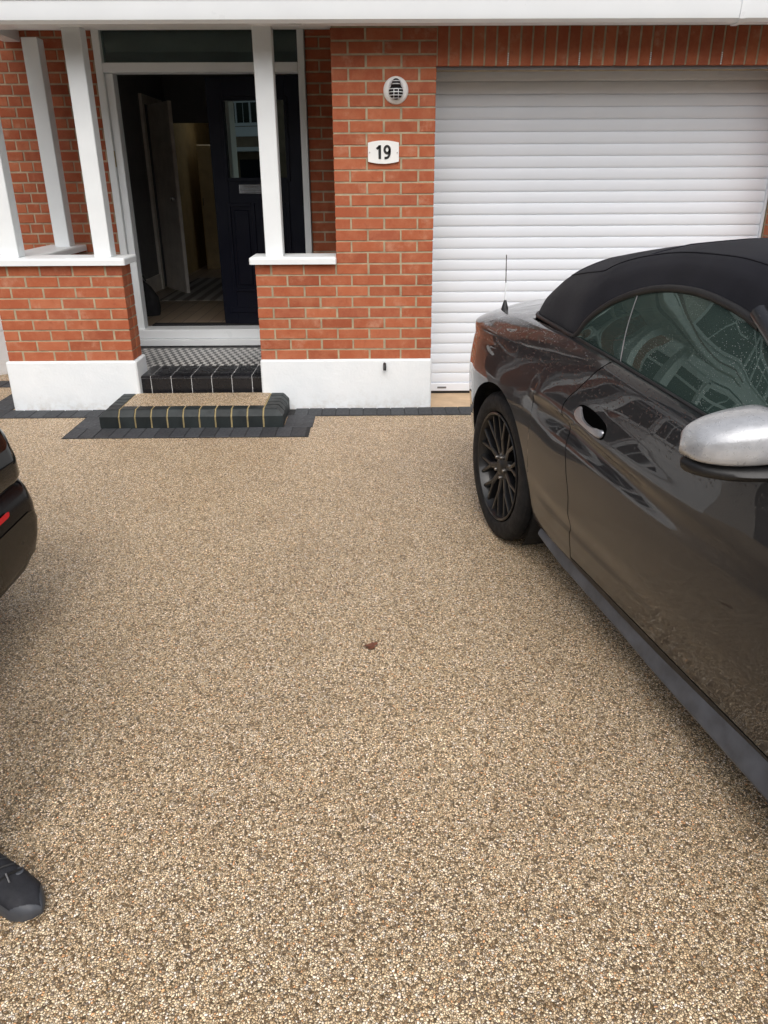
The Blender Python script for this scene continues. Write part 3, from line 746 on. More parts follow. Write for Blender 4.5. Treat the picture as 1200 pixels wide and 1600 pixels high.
pq = empty('house_number_plaque', (-.337, -.002, 1.727), 0, 'cream house number plaque reading 19 on the brick pier', 'sign')
w, h = .101, .056
poly = [(-w, -h), ]
top = [(-w+2*w*i/12, h+.013*(1-((i-6)/6)**2)) for i in range(13)]; bot = [(w-2*w*i/12, -h-.013*(1-((i-6)/6)**2)) for i in range(13)]
MB().prism(top+bot, 1, -.014, 0).build('plate', M['plaque'], pq)
for sx in (-1, 1): MB().lathe([(0, -.019), (.0035, -.018), (.0045, -.0145)], 1, (sx*.090, 0, -.002), 12).build('screw', M['chrome'], pq, smooth=60)
def ribbon(path, wd):
    P = [Vector((p[0], p[1])) for p in path]; A = []; B = []
    for i, p in enumerate(P):
        t = (P[min(i+1, len(P)-1)]-P[max(i-1, 0)]).normalized(); n = Vector((-t.y, t.x))
        w_ = wd[i] if isinstance(wd, list) else wd
        A.append(p+n*w_/2); B.append(p-n*w_/2)
    n = len(P); V = []; F = []
    for y in (-.0165, -.0142):
        V += [(q.x, y, q.y) for q in A]+[(q.x, y, q.y) for q in B]
    for i in range(n-1): F += [(i, i+1, n+i+1, n+i), (2*n+i, 2*n+i+1, 3*n+i+1, 3*n+i), (i, i+1, 2*n+i+1, 2*n+i), (n+i, n+i+1, 3*n+i+1, 3*n+i)]
    F += [(0, n, 3*n, 2*n), (n-1, 2*n-1, 4*n-1, 3*n-1)]
    return V, F
dg = MB(); dg.add(*ribbon([(-.0240, -.041), (-.0240, .041)], .0175)); dg.add(*ribbon([(-.0445, .0185), (-.0235, .0345)], .0145))
dg.build('digit_one', M['ink'], pq)
dg = MB(); dg.add(*ribbon([(.0245+.0165*math.cos(a), .0145+.0205*math.sin(a)) for a in np.linspace(0, 2*PI, 33)], .0155))
dg.add(*ribbon([(.0410, .017), (.0412, .004), (.0400, -.010), (.0360, -.022), (.0280, -.0315), (.0170, -.0350), (.0065, -.0348)], .0150))
dg.build('digit_nine', M['ink'], pq)

# ------------------------------------------------------------------ dark grey convertible
A12 = math.radians(12)
# local x = forwards, y = to the car's left, z up; rear axle at the origin; the side in view is y < 0
car = empty('convertible', (1.0597, -2.0256, 0), math.radians(-78), 'dark grey convertible with black canvas roof parked by the garage', 'car')
ST = {
 -1.06: [(.80, .26), (.86, .29), (.885, .35), (.90, .43), (.912, .50), (.92, .60), (.922, .68), (.918, .75), (.912, .79), (.89, .85), (.86, .895), (.80, .92), (.72, .935)],
 -.80: [(.80, .23), (.86, .27), (.885, .34), (.90, .42), (.912, .50), (.92, .60), (.922, .68), (.918, .75), (.912, .79), (.90, .85), (.878, .905), (.805, .932), (.72, .945)],
 -.50: [(.80, .20), (.86, .25), (.885, .32), (.905, .42), (.915, .50), (.925, .60), (.928, .68), (.924, .75), (.918, .79), (.905, .85), (.876, .918), (.815, .950), (.74, .965)],
 -.20: [(.81, .20), (.87, .25), (.905, .32), (.928, .42), (.940, .50), (.950, .60), (.953, .68), (.947, .75), (.939, .79), (.918, .85), (.880, .922), (.830, .960), (.775, .983)],
 0: [(.82, .20), (.88, .25), (.915, .32), (.935, .42), (.948, .50), (.957, .60), (.958, .68), (.951, .75), (.942, .79), (.920, .85), (.884, .922), (.838, .965), (.795, .99)],
 .40: [(.82, .18), (.885, .23), (.91, .31), (.928, .40), (.942, .48), (.950, .60), (.946, .69), (.938, .755), (.934, .80), (.915, .86), (.884, .925), (.842, .977), (.808, 1.0)],
 .65: [(.82, .17), (.885, .22), (.902, .29), (.913, .37), (.940, .45), (.945, .58), (.934, .68), (.909, .740), (.928, .785), (.912, .85), (.886, .92), (.855, .978), (.832, .997)],
 1.0: [(.82, .16), (.885, .21), (.900, .28), (.912, .36), (.936, .45), (.943, .57), (.936, .66), (.914, .712), (.927, .752), (.912, .82), (.890, .90), (.864, .963), (.848, .980)],
 1.5: [(.82, .16), (.885, .20), (.902, .28), (.920, .36), (.936, .45), (.942, .56), (.938, .64), (.929, .69), (.926, .725), (.913, .79), (.893, .87), (.869, .93), (.857, .947)],
 2.0: [(.82, .16), (.885, .20), (.902, .28), (.922, .36), (.936, .45), (.942, .56), (.940, .64), (.933, .69), (.927, .725), (.913, .78), (.890, .85), (.860, .905), (.840, .925)],
 2.72: [(.82, .18), (.88, .22), (.91, .29), (.935, .37), (.948, .46), (.957, .56), (.956, .64), (.950, .69), (.942, .72), (.925, .765), (.895, .815), (.850, .855), (.790, .875)],
 3.30: [(.80, .18), (.86, .22), (.885, .29), (.905, .36), (.915, .44), (.922, .52), (.918, .58), (.91, .62), (.90, .65), (.885, .69), (.855, .735), (.81, .77), (.74, .79)],
 3.64: [(.80, .20), (.86, .24), (.885, .29), (.905, .34), (.915, .40), (.922, .46), (.918, .51), (.91, .54), (.90, .57), (.885, .61), (.855, .65), (.81, .68), (.74, .70)]}
SXS = sorted(ST); STY = np.array([[p[0] for p in ST[x]] for x in SXS]); STZ = np.array([[p[1] for p in ST[x]] for x in SXS])
PLX = [-1.06, -1.045, -1.01, -.95, -.86, -.76, -.65, -.5, -.3, 3.25, 3.42, 3.53, 3.60, 3.64]
PLS = [.32, .40, .50, .62, .745, .845, .915, .970, 1, 1, .95, .86, .74, .55]
GRX = np.linspace(-1.06, 3.64, 1176)
_pl = pchip(PLX, PLS, GRX)
GRY = np.stack([pchip(SXS, STY[:, k], GRX) for k in range(13)], 1)*_pl[:, None]
GRZ = np.stack([pchip(SXS, STZ[:, k], GRX) for k in range(13)], 1)
def sect(x):
    f = min(max((x-GRX[0])/(GRX[1]-GRX[0]), 0), len(GRX)-1.0001); i = int(f); f -= i
    return GRY[i]*(1-f)+GRY[i+1]*f, GRZ[i]*(1-f)+GRZ[i+1]*f
def secty(x, z):
    y, zz = sect(x); a = float(np.interp(x, [.34, .42, .95, 1.65], [0, 1, 1, 0])); v = pchip(zz, y, z)
    if a > 0:       # crisp character line
        v = v+a*.009*np.interp(z, [zz[8]-.030, zz[8]-.002, zz[8]+.002, zz[8]+.09], [0, 1, 1, 0])
    b = float(np.interp(x, [.44, .55, 1.0, 1.35], [0, 1, 1, 0]))
    if b > 0: v = v+b*.007*np.interp(z, [zz[3]-.09, zz[3]-.012, zz[3]-.004, zz[3]+.035], [0, 1, .2, 0])
    c = float(np.interp(x, [-.8, -.6, -.15, .1], [.5, 1, 1, 0]))
    if c > 0: v = v+c*.020*np.interp(z, [zz[10]-.05, zz[10]-.003, zz[10]+.002, zz[10]+.02], [0, 1, 1, 0])
    return v
def ztop(x): return sect(x)[1][-1]
RA = .385
def zbot(x):
    for xc in (.005, 2.72):
        if abs(x-xc) < RA-1e-6: return .352+math.sqrt(RA*RA-(x-xc)**2)
        if abs(abs(x-xc)-RA) < 1e-5: return .352
    if x < -.3: return .235+max(0, (-.4-x))*.08
    if x > 3.0: return .19
    return .205
GZ = [.20, .30, .41, .487, .60, .71, .815, .90, .99, 1.1]; GX = [.735, .75, .768, .772, .735, .684, .640, .700, .775, .86]
def gap_r(z): return pchip(GZ, GX, z)
def gap_f(z): return 1.985+.03*(np.asarray(z)-.6)
def arch_cols(xc):
    c = [xc+RA*math.cos(t) for t in np.linspace(PI, 0, 41)]
    return [xc-RA-.001]+c+[xc+RA+.001]
NR = 80
def side_rows(cols, warp, s, zlo=None):
    rows = []
    for X in cols:
        zb = zbot(X) if zlo is None else zlo; zt = ztop(X)
        z = zb+(zt-zb)*np.linspace(0, 1, NR)
        xs = warp(X, z); r = []
        y0 = [float(secty(float(a), float(b))) for a, b in zip(xs, z)]
        r.append((float(xs[0]), s*(y0[0]-.045), float(z[0])+.004)); r.append((float(xs[0]), s*(y0[0]-.006), float(z[0])))
        r += [(float(a), s*b, float(c)) for a, b, c in zip(xs, y0, z)]
        rows.append(r)
    return rows
def sstep(t): t = np.clip(t, 0, 1); return t*t*(3-2*t)
xb = .70
qc = sorted(set([round(v, 5) for v in list(np.linspace(-1.06, -1.0, 7))+list(np.linspace(-.98, -.40, 22))+arch_cols(.005)+list(np.linspace(.40, xb, 14))]))
fc = sorted(set([round(v, 5) for v in list(np.linspace(1.985, 2.32, 12))+arch_cols(2.72)+list(np.linspace(3.12, 3.55, 14))+list(np.linspace(3.57, 3.64, 6))]))
body = MB()
for s in (-1, 1):
    wq = lambda X, z: X+sstep((X-.42)/(xb-.42))*(gap_r(z)-.003-xb) if X > .42 else np.full_like(z, X)
    rq = side_rows(qc, wq, s); rq.append([(p[0], p[1]-s*.03, p[2]) for p in rq[-1]])
    body.grid(rq)
    wf = lambda X, z: np.full_like(z, X)+(1-sstep((X-1.985)/.3))*(gap_f(z)+.003-1.985)
    rf = side_rows(fc, wf, s); rf.insert(0, [(p[0], p[1]-s*.03, p[2]) for p in rf[0]])
    body.grid(rf)
    # sill strip under the door, coloured dark to stand for the shaded gap
    st_r = []
    for X in np.linspace(.70, 2.05, 30):
        st_r.append([(X, s*(float(secty(X, z))-o), z) for z, o in ((.205, .04), (.205, 0), (.215, 0), (.226, 0), (.236, 0), (.238, .03))])
    MB().grid(st_r).build('sill_gap_shade', M['darkplastic'], car, smooth=40)
def crown(x):
    return float(pchip([-1.06, -.9, -.5, -.1, 1.9, 2.3, 3.0, 3.64], [.012, .03, .035, .03, .035, .05, .05, .03], x))
def top_row(x, n=25):
    k = round(x, 4); zt = ztop(x); yt = float(secty(x, zt)); r = []
    for t in np.linspace(-1, 1, n):
        r.append((x, yt*t, zt+crown(x)*(1-abs(t)**2.2)))
    return r
dk = [x for x in qc if x <= -.12]
body.grid([top_row(x) for x in dk])
hc = [1.93]+[x for x in fc]
body.grid([top_row(x) for x in hc])
for s in (-1, 1):      # belt ledge round the cockpit
    body.grid([[(x, s*(float(secty(x, ztop(x)))-o), ztop(x)+dz) for o, dz in ((0, 0), (.018, .004), (.045, .004), (.05, -.03))] for x in np.linspace(-.16, .775, 30)])
# rear and front ends
for x in (-1.06, 3.64):
    zt = ztop(x); zb = zbot(x); zs = list(np.linspace(zb, zt, 20)); yt = float(secty(x, zt))
    loop = [(x, -float(secty(x, z)), z) for z in zs]+top_row(x)[1:-1]+[(x, float(secty(x, z)), z) for z in reversed(zs)]
    dx = -.035 if x < 0 else .045
    mid = [(x+dx, p[1]*.9, .55+(p[2]-.55)*.86) for p in loop]
    body.grid([loop, mid], closed=True); n = len(body.v); body.f.append(tuple(range(n-len(loop), n)))
bo = body.build('body', M['paint'], car, smooth=34, merge=.0004)
for s in (-1, 1):
    dr_rows = []
    for u in np.linspace(0, 1, 70):
        z = np.linspace(.242, 1, NR); r = []
        for i in range(NR):
            v = i/(NR-1)
            zz = .242
            for _ in range(3):
                xx = float(gap_r(zz))+.003+u*(float(gap_f(zz))-float(gap_r(zz))-.006); zt = ztop(xx); zz = .242+(zt-.242)*v
            r.append((xx, s*float(secty(xx, zz)), zz))
        r.insert(0, (r[0][0], r[0][1]-s*.04, r[0][2]+.003))
        r += [(r[-1][0], r[-1][1]-s*.016, r[-1][2]+.004), (r[-1][0], r[-1][1]-s*.045, r[-1][2]+.002), (r[-1][0], r[-1][1]-s*.05, r[-1][2]-.04)]
        dr_rows.append(r)
    dr_rows.insert(0, [(p[0], p[1]-s*.03, p[2]) for p in dr_rows[0]]); dr_rows.append([(p[0], p[1]-s*.03, p[2]) for p in dr_rows[-1]])
    dmesh = MB().grid(dr_rows)
    d = dmesh.build('door', M['paint'], car, smooth=34)
    # handle on a flat black plate that paints the shade of its recess
    rec = []
    hx0, hx1, hz = .735, .955, .815
    cy = lambda x, z: s*float(secty(x, z))
    def plate(pts, o0, o1, mat, name, bev):
        pts = [(.845+(X-.845)*.92, .808+(Z-.808)*.80) for X, Z in pts]
        c = (sum(p[0] for p in pts)/len(pts), sum(p[1] for p in pts)/len(pts)); rows_ = []
        for o_, k_ in ((o0, 1.0), (o1-bev*.6, 1.0), (o1-bev*.15, .93), (o1, .80)):
            rows_.append([(c[0]+(X-c[0])*k_, cy(c[0]+(X-c[0])*k_, c[1]+(Z-c[1])*k_)+s*o_, c[1]+(Z-c[1])*k_) for X, Z in pts])
        mb = MB().grid(rows_, closed=True); n_ = len(pts); mb.f.append(tuple(range(len(mb.v)-n_, len(mb.v))))
        return mb.build(name, mat, d, smooth=50)
    def spl(pts, n=6):
        out_ = []; m_ = len(pts)
        for i in range(m_):
            p0, p1, p2, p3 = [Vector(pts[(i+q) % m_]) for q in (-1, 0, 1, 2)]
            for q in range(n):
                t = q/n; out_.append(tuple(.5*((2*p1)+(p2-p0)*t+(2*p0-5*p1+4*p2-p3)*t*t+(3*p1-p0-3*p2+p3)*t**3)))
        return out_
    plate(spl([(.722, .815), (.735, .850), (.80, .857), (.88, .846), (.945, .826), (.962, .800), (.955, .770), (.90, .768), (.82, .776), (.75, .790)]), -.002, .0025, M['recess'], 'handle_recess_shade', .003)
    plate(spl([(.728, .817), (.738, .842), (.756, .845), (.772, .830), (.80, .810), (.85, .798), (.90, .798), (.938, .806), (.954, .797), (.948, .775), (.90, .774), (.82, .783), (.755, .796)]), -.002, .011, M['handle'], 'handle', .008)
    # skirt
    sk = []
    for X in np.linspace(.405, 2.30, 40):
        t = min(1, (X-.405)/.22)
        o = .0
        q = float(np.interp(X, [.4, .67, .93, 1.13, 1.34, 1.9, 2.3], [-.008, -.010, -.002, .003, .015, .028, .028])); u = .03*(1-t)
        pr = [(.80, .232), (.858+q, .230), (.866+q, .224), (.884+q, .160+u), (.885+q, .152+u), (.880+q, .142+u), (.86+q, .137+u), (.80, .136)]
        sk.append([(X, s*a, b) for a, b in pr])
    mb = MB().grid(sk, closed=True); mb.f.append(tuple(range(8))); mb.f.append(tuple(range(len(mb.v)-8, len(mb.v))))
    mb.build('side_skirt', M['skirt'], car, smooth=25)
# dark liner added inside the shell to block light, with floor and wheel wells
ln = MB()
for s in (-1, 1):
    ln.grid([[(x, s*(float(secty(x, z))-.055), z) for z in np.linspace(.24, ztop(x)-.03, 10)] for x in np.linspace(.45, 2.25, 30)])
ln.box(-.95, 3.5, -.60, .60, .17, .2).box(.42, 2.28, -.86, .86, .185, .22)
for xc in (.005, 2.72):
    for s in (-1, 1):
        rows = []
        for t in np.linspace(-.25*PI, 1.25*PI, 30):
            rows.append([(xc+(RA+.012)*math.cos(t), s*l, .352+(RA+.012)*math.sin(t)) for l in (.90, .60)])
        ln.grid(rows)
        ln.lathe([(.0, s*.60), (RA+.012, s*.60)], 1, (xc, 0, .352), 30)
ln.build('underbody_light_block', M['black'], car, recalc=False)

# wheels
TR = .345
def make_wheel(name, s, x, lat):
    w = empty(name, (x, s*lat, TR)); w.parent = car; w.rotation_euler = (0, random.uniform(0, 1.2), 0) if s > 0 else (0, .35, 0)
    o = lambda t: s*t       # outward
    pr = [(.245, -.225), (.300, -.235), (.330, -.225), (.343, -.20), (.345, -.15)]
    for g in (-.165, -.11, -.055):
        pr += [(.345, g), (.337, g+.001), (.337, g+.008), (.345, g+.009)]
    pr += [(.344, -.03), (.336, -.012), (.325, -.003), (.305, .001), (.280, .0), (.262, -.006), (.252, -.018)]
    MB().lathe([(r, o(t)) for r, t in pr], 1, (0, 0, 0), 72).build('tyre', M['tread'], w, smooth=35)
    bl = MB()       # tread blocks on the shoulder
    for i in range(60):
        a = 2*PI*i/60; c, sn = math.cos(a), math.sin(a); da = .038
        V = []
        for t, r in ((-.048, .3455), (-.022, .3425), (-.008, .333)):
            for q in (-da, da): V.append((r*math.cos(a+q)*1.004, o(t), r*math.sin(a+q)*1.004))
        bl.add(V, [(0, 1, 3, 2), (2, 3, 5, 4)])
    bl.build('tread_blocks', M['tread'], w)
    rim = MB().lathe([(r, o(t)) for r, t in [(.222, -.20), (.232, -.18), (.226, -.09), (.236, -.035), (.243, -.020), (.2515, -.010), (.2525, -.004), (.248, -.001), (.242, -.004), (.236, -.018), (.224, -.05), (.214, -.18)]], 1, (0, 0, 0), 64).build('rim', M['rim'], w, smooth=35)
    spk = MB()
    def bar(p, q, w0, w1, t0, t1):
        "p,q = (r, angle); flat tapered bar with a ridge"
        P = Vector((p[0]*math.cos(p[1]), 0, p[0]*math.sin(p[1]))); Q = Vector((q[0]*math.cos(q[1]), 0, q[0]*math.sin(q[1])))
        d = (Q-P).normalized(); n = Vector((-d.z, 0, d.x)); V = []
        for pt, ww, t in ((P, w0, t0), (Q, w1, t1)):
            for k, dt in ((-1, -.030), (-1, -.004), (-.45, 0), (.45, 0), (1, -.004), (1, -.030)):
                V.append((pt.x+n.x*ww*k, o(t+dt), pt.z+n.z*ww*k))
        F = [(i, (i+1) % 6, 6+(i+1) % 6, 6+i) for i in range(6)]+[(5, 4, 3, 2, 1, 0), (6, 7, 8, 9, 10, 11)]
        spk.add(V, F)
    for k in range(10):
        a = 2*PI*k/10
        bar((.050, a), (.135, a), .0165, .0135, -.032, -.022)
        for q in (-1, 1): bar((.128, a+q*.02), (.243, a+q*.165), .0085, .0085, -.022, -.014)
    spk.build('spokes', M['rim'], w)
    MB().lathe([(.0, o(-.018)), (.028, o(-.018)), (.034, o(-.022)), (.040, o(-.026)), (.066, o(-.034)), (.070, o(-.06))], 1, (0, 0, 0), 32).build('hub', M['rim'], w, smooth=35)
    MB().lathe([(.0, o(-.0165)), (.024, o(-.0165)), (.0265, o(-.019))], 1, (0, 0, 0), 24).build('hub_cap', M['darkplastic'], w, smooth=35)
    for k in range(5):
        a = 2*PI*k/5+.3
        MB().lathe([(.0, o(-.014)), (.007, o(-.015)), (.0095, o(-.022)), (.0095, o(-.035))], 1, (.052*math.cos(a), 0, .052*math.sin(a)), 10).build('lug_nut', M['steel'], w, smooth=35)
    MB().lathe([(.10, o(-.10)), (.165, o(-.10)), (.165, o(-.13)), (.10, o(-.13))], 1, (0, 0, 0), 40).build('brake_disc', M['steel'], w, smooth=35)
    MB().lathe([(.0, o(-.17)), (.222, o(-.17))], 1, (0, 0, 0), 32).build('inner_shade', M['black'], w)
    return w
for xc in (0.0, 2.72):
    for s in (-1, 1): make_wheel('wheel', s, xc, .930)

# canvas roof
EX = [-.46, -.445, -.41, -.34, -.25, -.15, 0, .2, .39, .45, .52, .60, .70, .80, .90, 1.00, 1.07, 1.15, 1.25, 1.34]
EY = [.10, .26, .44, .575, .655, .700, .728, .757, .782, .762, .742, .727, .712, .705, .700, .699, .700, .702, .706, .716]
EZ = [.990, .990, .990, .993, .998, 1.003, 1.006, 1.010, 1.012, 1.085, 1.140, 1.180, 1.216, 1.239, 1.252, 1.256, 1.253, 1.244, 1.228, 1.206]
CZ = [(-.46, .995), (-.44, 1.010), (-.30, 1.092), (-.10, 1.209), (.00, 1.266), (.035, 1.281), (.09, 1.296), (.35, 1.341), (.56, 1.371), (.62, 1.376), (.85, 1.392), (1.05, 1.397), (1.2, 1.390), (1.34, 1.370)]
rows = []
for X in list(np.linspace(-.46, .39, 44))+list(np.linspace(.40, 1.34, 46)):
    e = float(pchip(EX, EY, X)); ez = float(pchip(EX, EZ, X)); cz = float(pchip([a for a, b in CZ], [b for a, b in CZ], X))
    r = []
    k = min(1, max(0, (X-.1)/.5))
    n1 = 3.8+.2*k; n2 = 2.05
    for t in np.linspace(-1, 1, 61):
        tt = math.sin(t*PI/2)
        yy = e*tt
        zs_ = max(0, 1-abs(tt)**n1)**(1/n2); zl_ = float(np.interp(abs(tt), [0, .35, .66, .875, .895, .955, 1], [1, .985, .915, .765, .735, .46, 0]))
        kk = .45+.35*k; zz = ez+(cz-ez)*(zs_*(1-kk)+zl_*kk)
        # cloth sags a little between the bows
        sag = -.006*(math.sin((X+.1)/.42*PI)**2)*(1-abs(tt)**4)*k
        r.append((X, yy, zz+sag))
    r.insert(0, (X, -e+.02, ez-.015)); r.append((X, e-.02, ez-.015))
    rows.append(r)
MB().grid(rows).build('canvas_roof', M['soft'], car, smooth=60)
def roof_pt(X, tt):
    e = float(pchip(EX, EY, X)); ez = float(pchip(EX, EZ, X)); cz = float(pchip([a for a, b in CZ], [b for a, b in CZ], X)); k = min(1, max(0, (X-.1)/.5))
    zs_ = max(0, 1-abs(tt)**(3.8+.2*k))**(1/2.05); zl_ = float(np.interp(abs(tt), [0, .35, .66, .875, .895, .955, 1], [1, .985, .915, .765, .735, .46, 0]))
    return (X, e*tt, ez+(cz-ez)*(zs_*(.55-.35*k)+zl_*(.45+.35*k))-.006*(math.sin((X+.1)/.42*PI)**2)*(1-abs(tt)**4)*k+.001)
for tt in (-.885, .885): MB().tube([roof_pt(X, tt) for X in np.linspace(.04, 1.33, 40)], .0032, 6).build('roof_welt', M['soft'], car, smooth=60)
for X in (.05, .60): MB().tube([roof_pt(X, t) for t in np.linspace(-.885, .885, 40)], .0028, 6).build('roof_welt', M['soft'], car, smooth=60)
for s in (-1, 1):
    # rubber seal along the window arc and the tonneau edge
    path = [(X, s*(float(pchip(EX, EY, X))+.002), float(pchip(EX, EZ, X))-.004) for X in np.linspace(.39, 1.34, 40)]
    MB().tube(path, .013, 8).build('roof_seal', M['darkplastic'], car, smooth=60)
    path = [(X, s*(float(pchip(EX, EY, X))+.006), float(pchip(EX, EZ, X))-.004) for X in np.linspace(-.44, .39, 40)]
    MB().tube(path, .009, 8).build('roof_seam', M['darkplastic'], car, smooth=60)
# tonneau filler between deck and roof
MB().grid([[(x, t*(float(secty(x, ztop(x)))-.04), ztop(x)-.006+.008*(1-t*t)) for t in np.linspace(-1, 1, 9)] for x in np.linspace(-.5, .42, 20)]).build('tonneau_deck', M['paint'], car, smooth=60)
# side glass
def belt(x): zt = ztop(x); return float(secty(x, zt))-.030, zt-.012
def glass_panel(name, s, fx0, fx1, nb=14):
    rows = []
    for v in np.linspace(0, 1, 15):
        r = []
        for u in np.linspace(0, 1, nb):
            xb_ = fx0[0]+(fx1[0]-fx0[0])*u; xt = fx0[1]+(fx1[1]-fx0[1])*u
            by, bz = belt(xb_); ty, tz = float(pchip(EX, EY, xt)) if xt < 1.34 else float(np.interp(xt, [1.34, 1.9], [.716, .80])), float(pchip(EX, EZ, xt)) if xt < 1.34 else float(np.interp(xt, [1.34, 1.9], [1.206, .965]))
            bul = .010*math.sin(PI*v)
            r.append((xb_+(xt-xb_)*v, s*(by+(ty-by)*v+bul), bz+(tz-bz)*v))
        rows.append(r)
    return MB().grid(rows).build(name, M['carglass'], car, smooth=60)
for s in (-1, 1):
    glass_panel('quarter_glass', s, (.385, .40), (.792, .690))
    glass_panel('door_glass', s, (.800, .698), (1.86, 1.80), 30)
    p = []
    for v in np.linspace(0, 1, 12):
        by, bz = belt(.796); ty, tz = float(pchip(EX, EY, .694)), float(pchip(EX, EZ, .694))
        p.append((.796+(.694-.796)*v, s*(by+(ty-by)*v+.010*math.sin(PI*v)+.001), bz+(tz-bz)*v))
    MB().tube(p, .0020, 6).build('glass_edge', M['greyplastic'], car, smooth=60)
    # front pillar
    MB().tube([(1.30, s*.70, 1.235), (1.45, s*.728, 1.165), (1.65, s*.765, 1.075), (1.92, s*.815, .945)], [.026, .026, .028, .034], 10).build('front_pillar', M['paint'], car, smooth=60)
    # weather strip at the belt
    MB().tube([(x, s*(float(secty(x, ztop(x)))-.022), ztop(x)+.006) for x in np.linspace(.39, 1.88, 40)], .006, 6).build('belt_trim', M['darkplastic'], car, smooth=60)
ws = []
for v in np.linspace(0, 1, 12):
    hx, hy, hz_ = 1.31+(1.98-1.31)*v, .70+(.80-.70)*v, 0
    ws.append([(hx+.14*(1-t*t)*(1-v*.2)-0.0, hy*t, (1.225+(.945-1.225)*v)+(1.355-1.225)*(1-v)*(1-abs(t)**2.4)+.03*(1-t*t)*v) for t in np.linspace(-1, 1, 25)])
MB().grid(ws).build('windscreen', M['carglass'], car, smooth=60)
# interior
MB().cbox(-.2, 1.9, -.78, .78, .3, .42, .03).cbox(1.75, 2.05, -.76, .76, .42, .90, .06).build('cabin_floor', M['wetstone'], car)
for s in (-1, 1):
    for (x0, z0, hh) in ((.95, .42, .62), (.28, .48, .45)):
        st_ = MB().cbox(x0+.05, x0+.55, s*.38-.24, s*.38+.24, z0, z0+.14, .05)
        st_.add([], []); st_.prism([(x0-.14, z0+hh), (x0-.03, z0+hh), (x0+.14, z0+.1), (x0-.01, z0+.06)], 1, s*.38-.23, s*.38+.23)
        if hh > .5: st_.cbox(x0-.20, x0-.10, s*.38-.12, s*.38+.12, z0+hh-.01, z0+hh+.17, .03)
        st_.build('seat', M['seat'], car)
MB().lathe([(.165+.014*math.cos(a), .014*math.sin(a)) for a in np.linspace(0, 2*PI, 9)], 0, (0, 0, 0), 30).build('steering_wheel', M['darkplastic'], car, smooth=60, loc=(1.58, -.38, .86), rot=(0, .4, 0))
# mirrors
for s in (-1, 1):
    rows = []
    L0, L1 = .865, 1.092
    for t in np.linspace(0, 1, 26):
        la = L0+(L1-L0)*t
        k = math.sqrt(max(0, 1-((t-.30)/.70)**2)) if t > .30 else 1-.55*((.30-t)/.30)**2
        k = max(k, .02)
        hx = .085*k**.6; hz2 = .080*k**.62; cx_ = 1.655-.045*t**1.5; cz_ = 1.010-.028*t
        r = []
        for i in range(28):
            a = 2*PI*i/28; c, sn = math.cos(a), math.sin(a)
            # c>0: forward bulge; rear face is flat
            xx = cx_+(hx*1.25*abs(c)**.8 if c > 0 else -hx*.55*abs(c)**.35)
            zz = cz_+hz2*math.copysign(abs(sn)**.50, sn)*(1.0 if sn > 0 else .46)
            r.append((xx, s*la, zz))
        rows.append(r)
    mb = MB().grid(rows, closed=True); mb.f.append(tuple(range(28))); mb.f.append(tuple(range(len(mb.v)-28, len(mb.v))))
    mm = mb.build('door_mirror', M['silver'], car, smooth=50)
    rows = []
    for t in np.linspace(0, 1, 22):
        la = L0-.02+(L1-.006-L0+.02)*t
        k = math.sqrt(max(0, 1-((t-.30)/.70)**2)) if t > .30 else 1
        k = max(k, .03); cx_ = 1.655-.045*t**1.5; cz_ = .958-.020*t+.012*(1-k)
        rows.append([(cx_+.106*k*math.cos(a)*(1.05 if math.cos(a) > 0 else .62), s*la, cz_+.030*k**.5*math.sin(a)-.004) for a in [2*PI*i/18 for i in range(18)]])
    mb = MB().grid(rows, closed=True); mb.f.append(tuple(range(18))); mb.f.append(tuple(range(len(mb.v)-18, len(mb.v))))
    mb.build('mirror_base', M['darkplastic'], mm, smooth=50)
    MB().prism([(1.60, .93), (1.72, .93), (1.73, .965), (1.59, .965)], 1, s*.83, s*.95).build('mirror_arm', M['darkplastic'], mm)
    MB().prism([(1.60, .965), (1.603, .965), (1.603, 1.045), (1.60, 1.045)], 1, s*.92, s*1.02).build('mirror_glass', M['chrome'], mm)
# aerial
ae = MB().lathe([(.020, 0), (.017, .012), (.009, .04), (.0055, .05)], 2, (-.67, -.665, .946), 16).build('aerial_base', M['darkplastic'], car, smooth=40)
MB().tube([(-.67, -.665, .985), (-.675, -.665, 1.08)], .0046, 8).build('aerial_sleeve', M['white'], ae, smooth=60)
MB().tube([(-.675, -.665, 1.08), (-.688, -.665, 1.215)], .0024, 8).build('aerial_rod', M['darkplastic'], ae, smooth=60)
# rear lights and rear bumper trim
for s in (-1, 1):
    for k in range(3):
        MB().cbox(-1.108, -1.085, s*(.24+.08*k)-.028, s*(.24+.08*k)+.028, .66, .80, .006).build('tail_light', M['red'], car)
MB().cbox(-1.125, -1.06, -.42, .42, .30, .40, .02).build('diffuser', M['darkplastic'], car)
MB().cbox(-1.108, -1.092, -.26, .26, .46, .57, .003).build('number_plate', pm('yellow plate', (.75, .55, .05), .4), car)

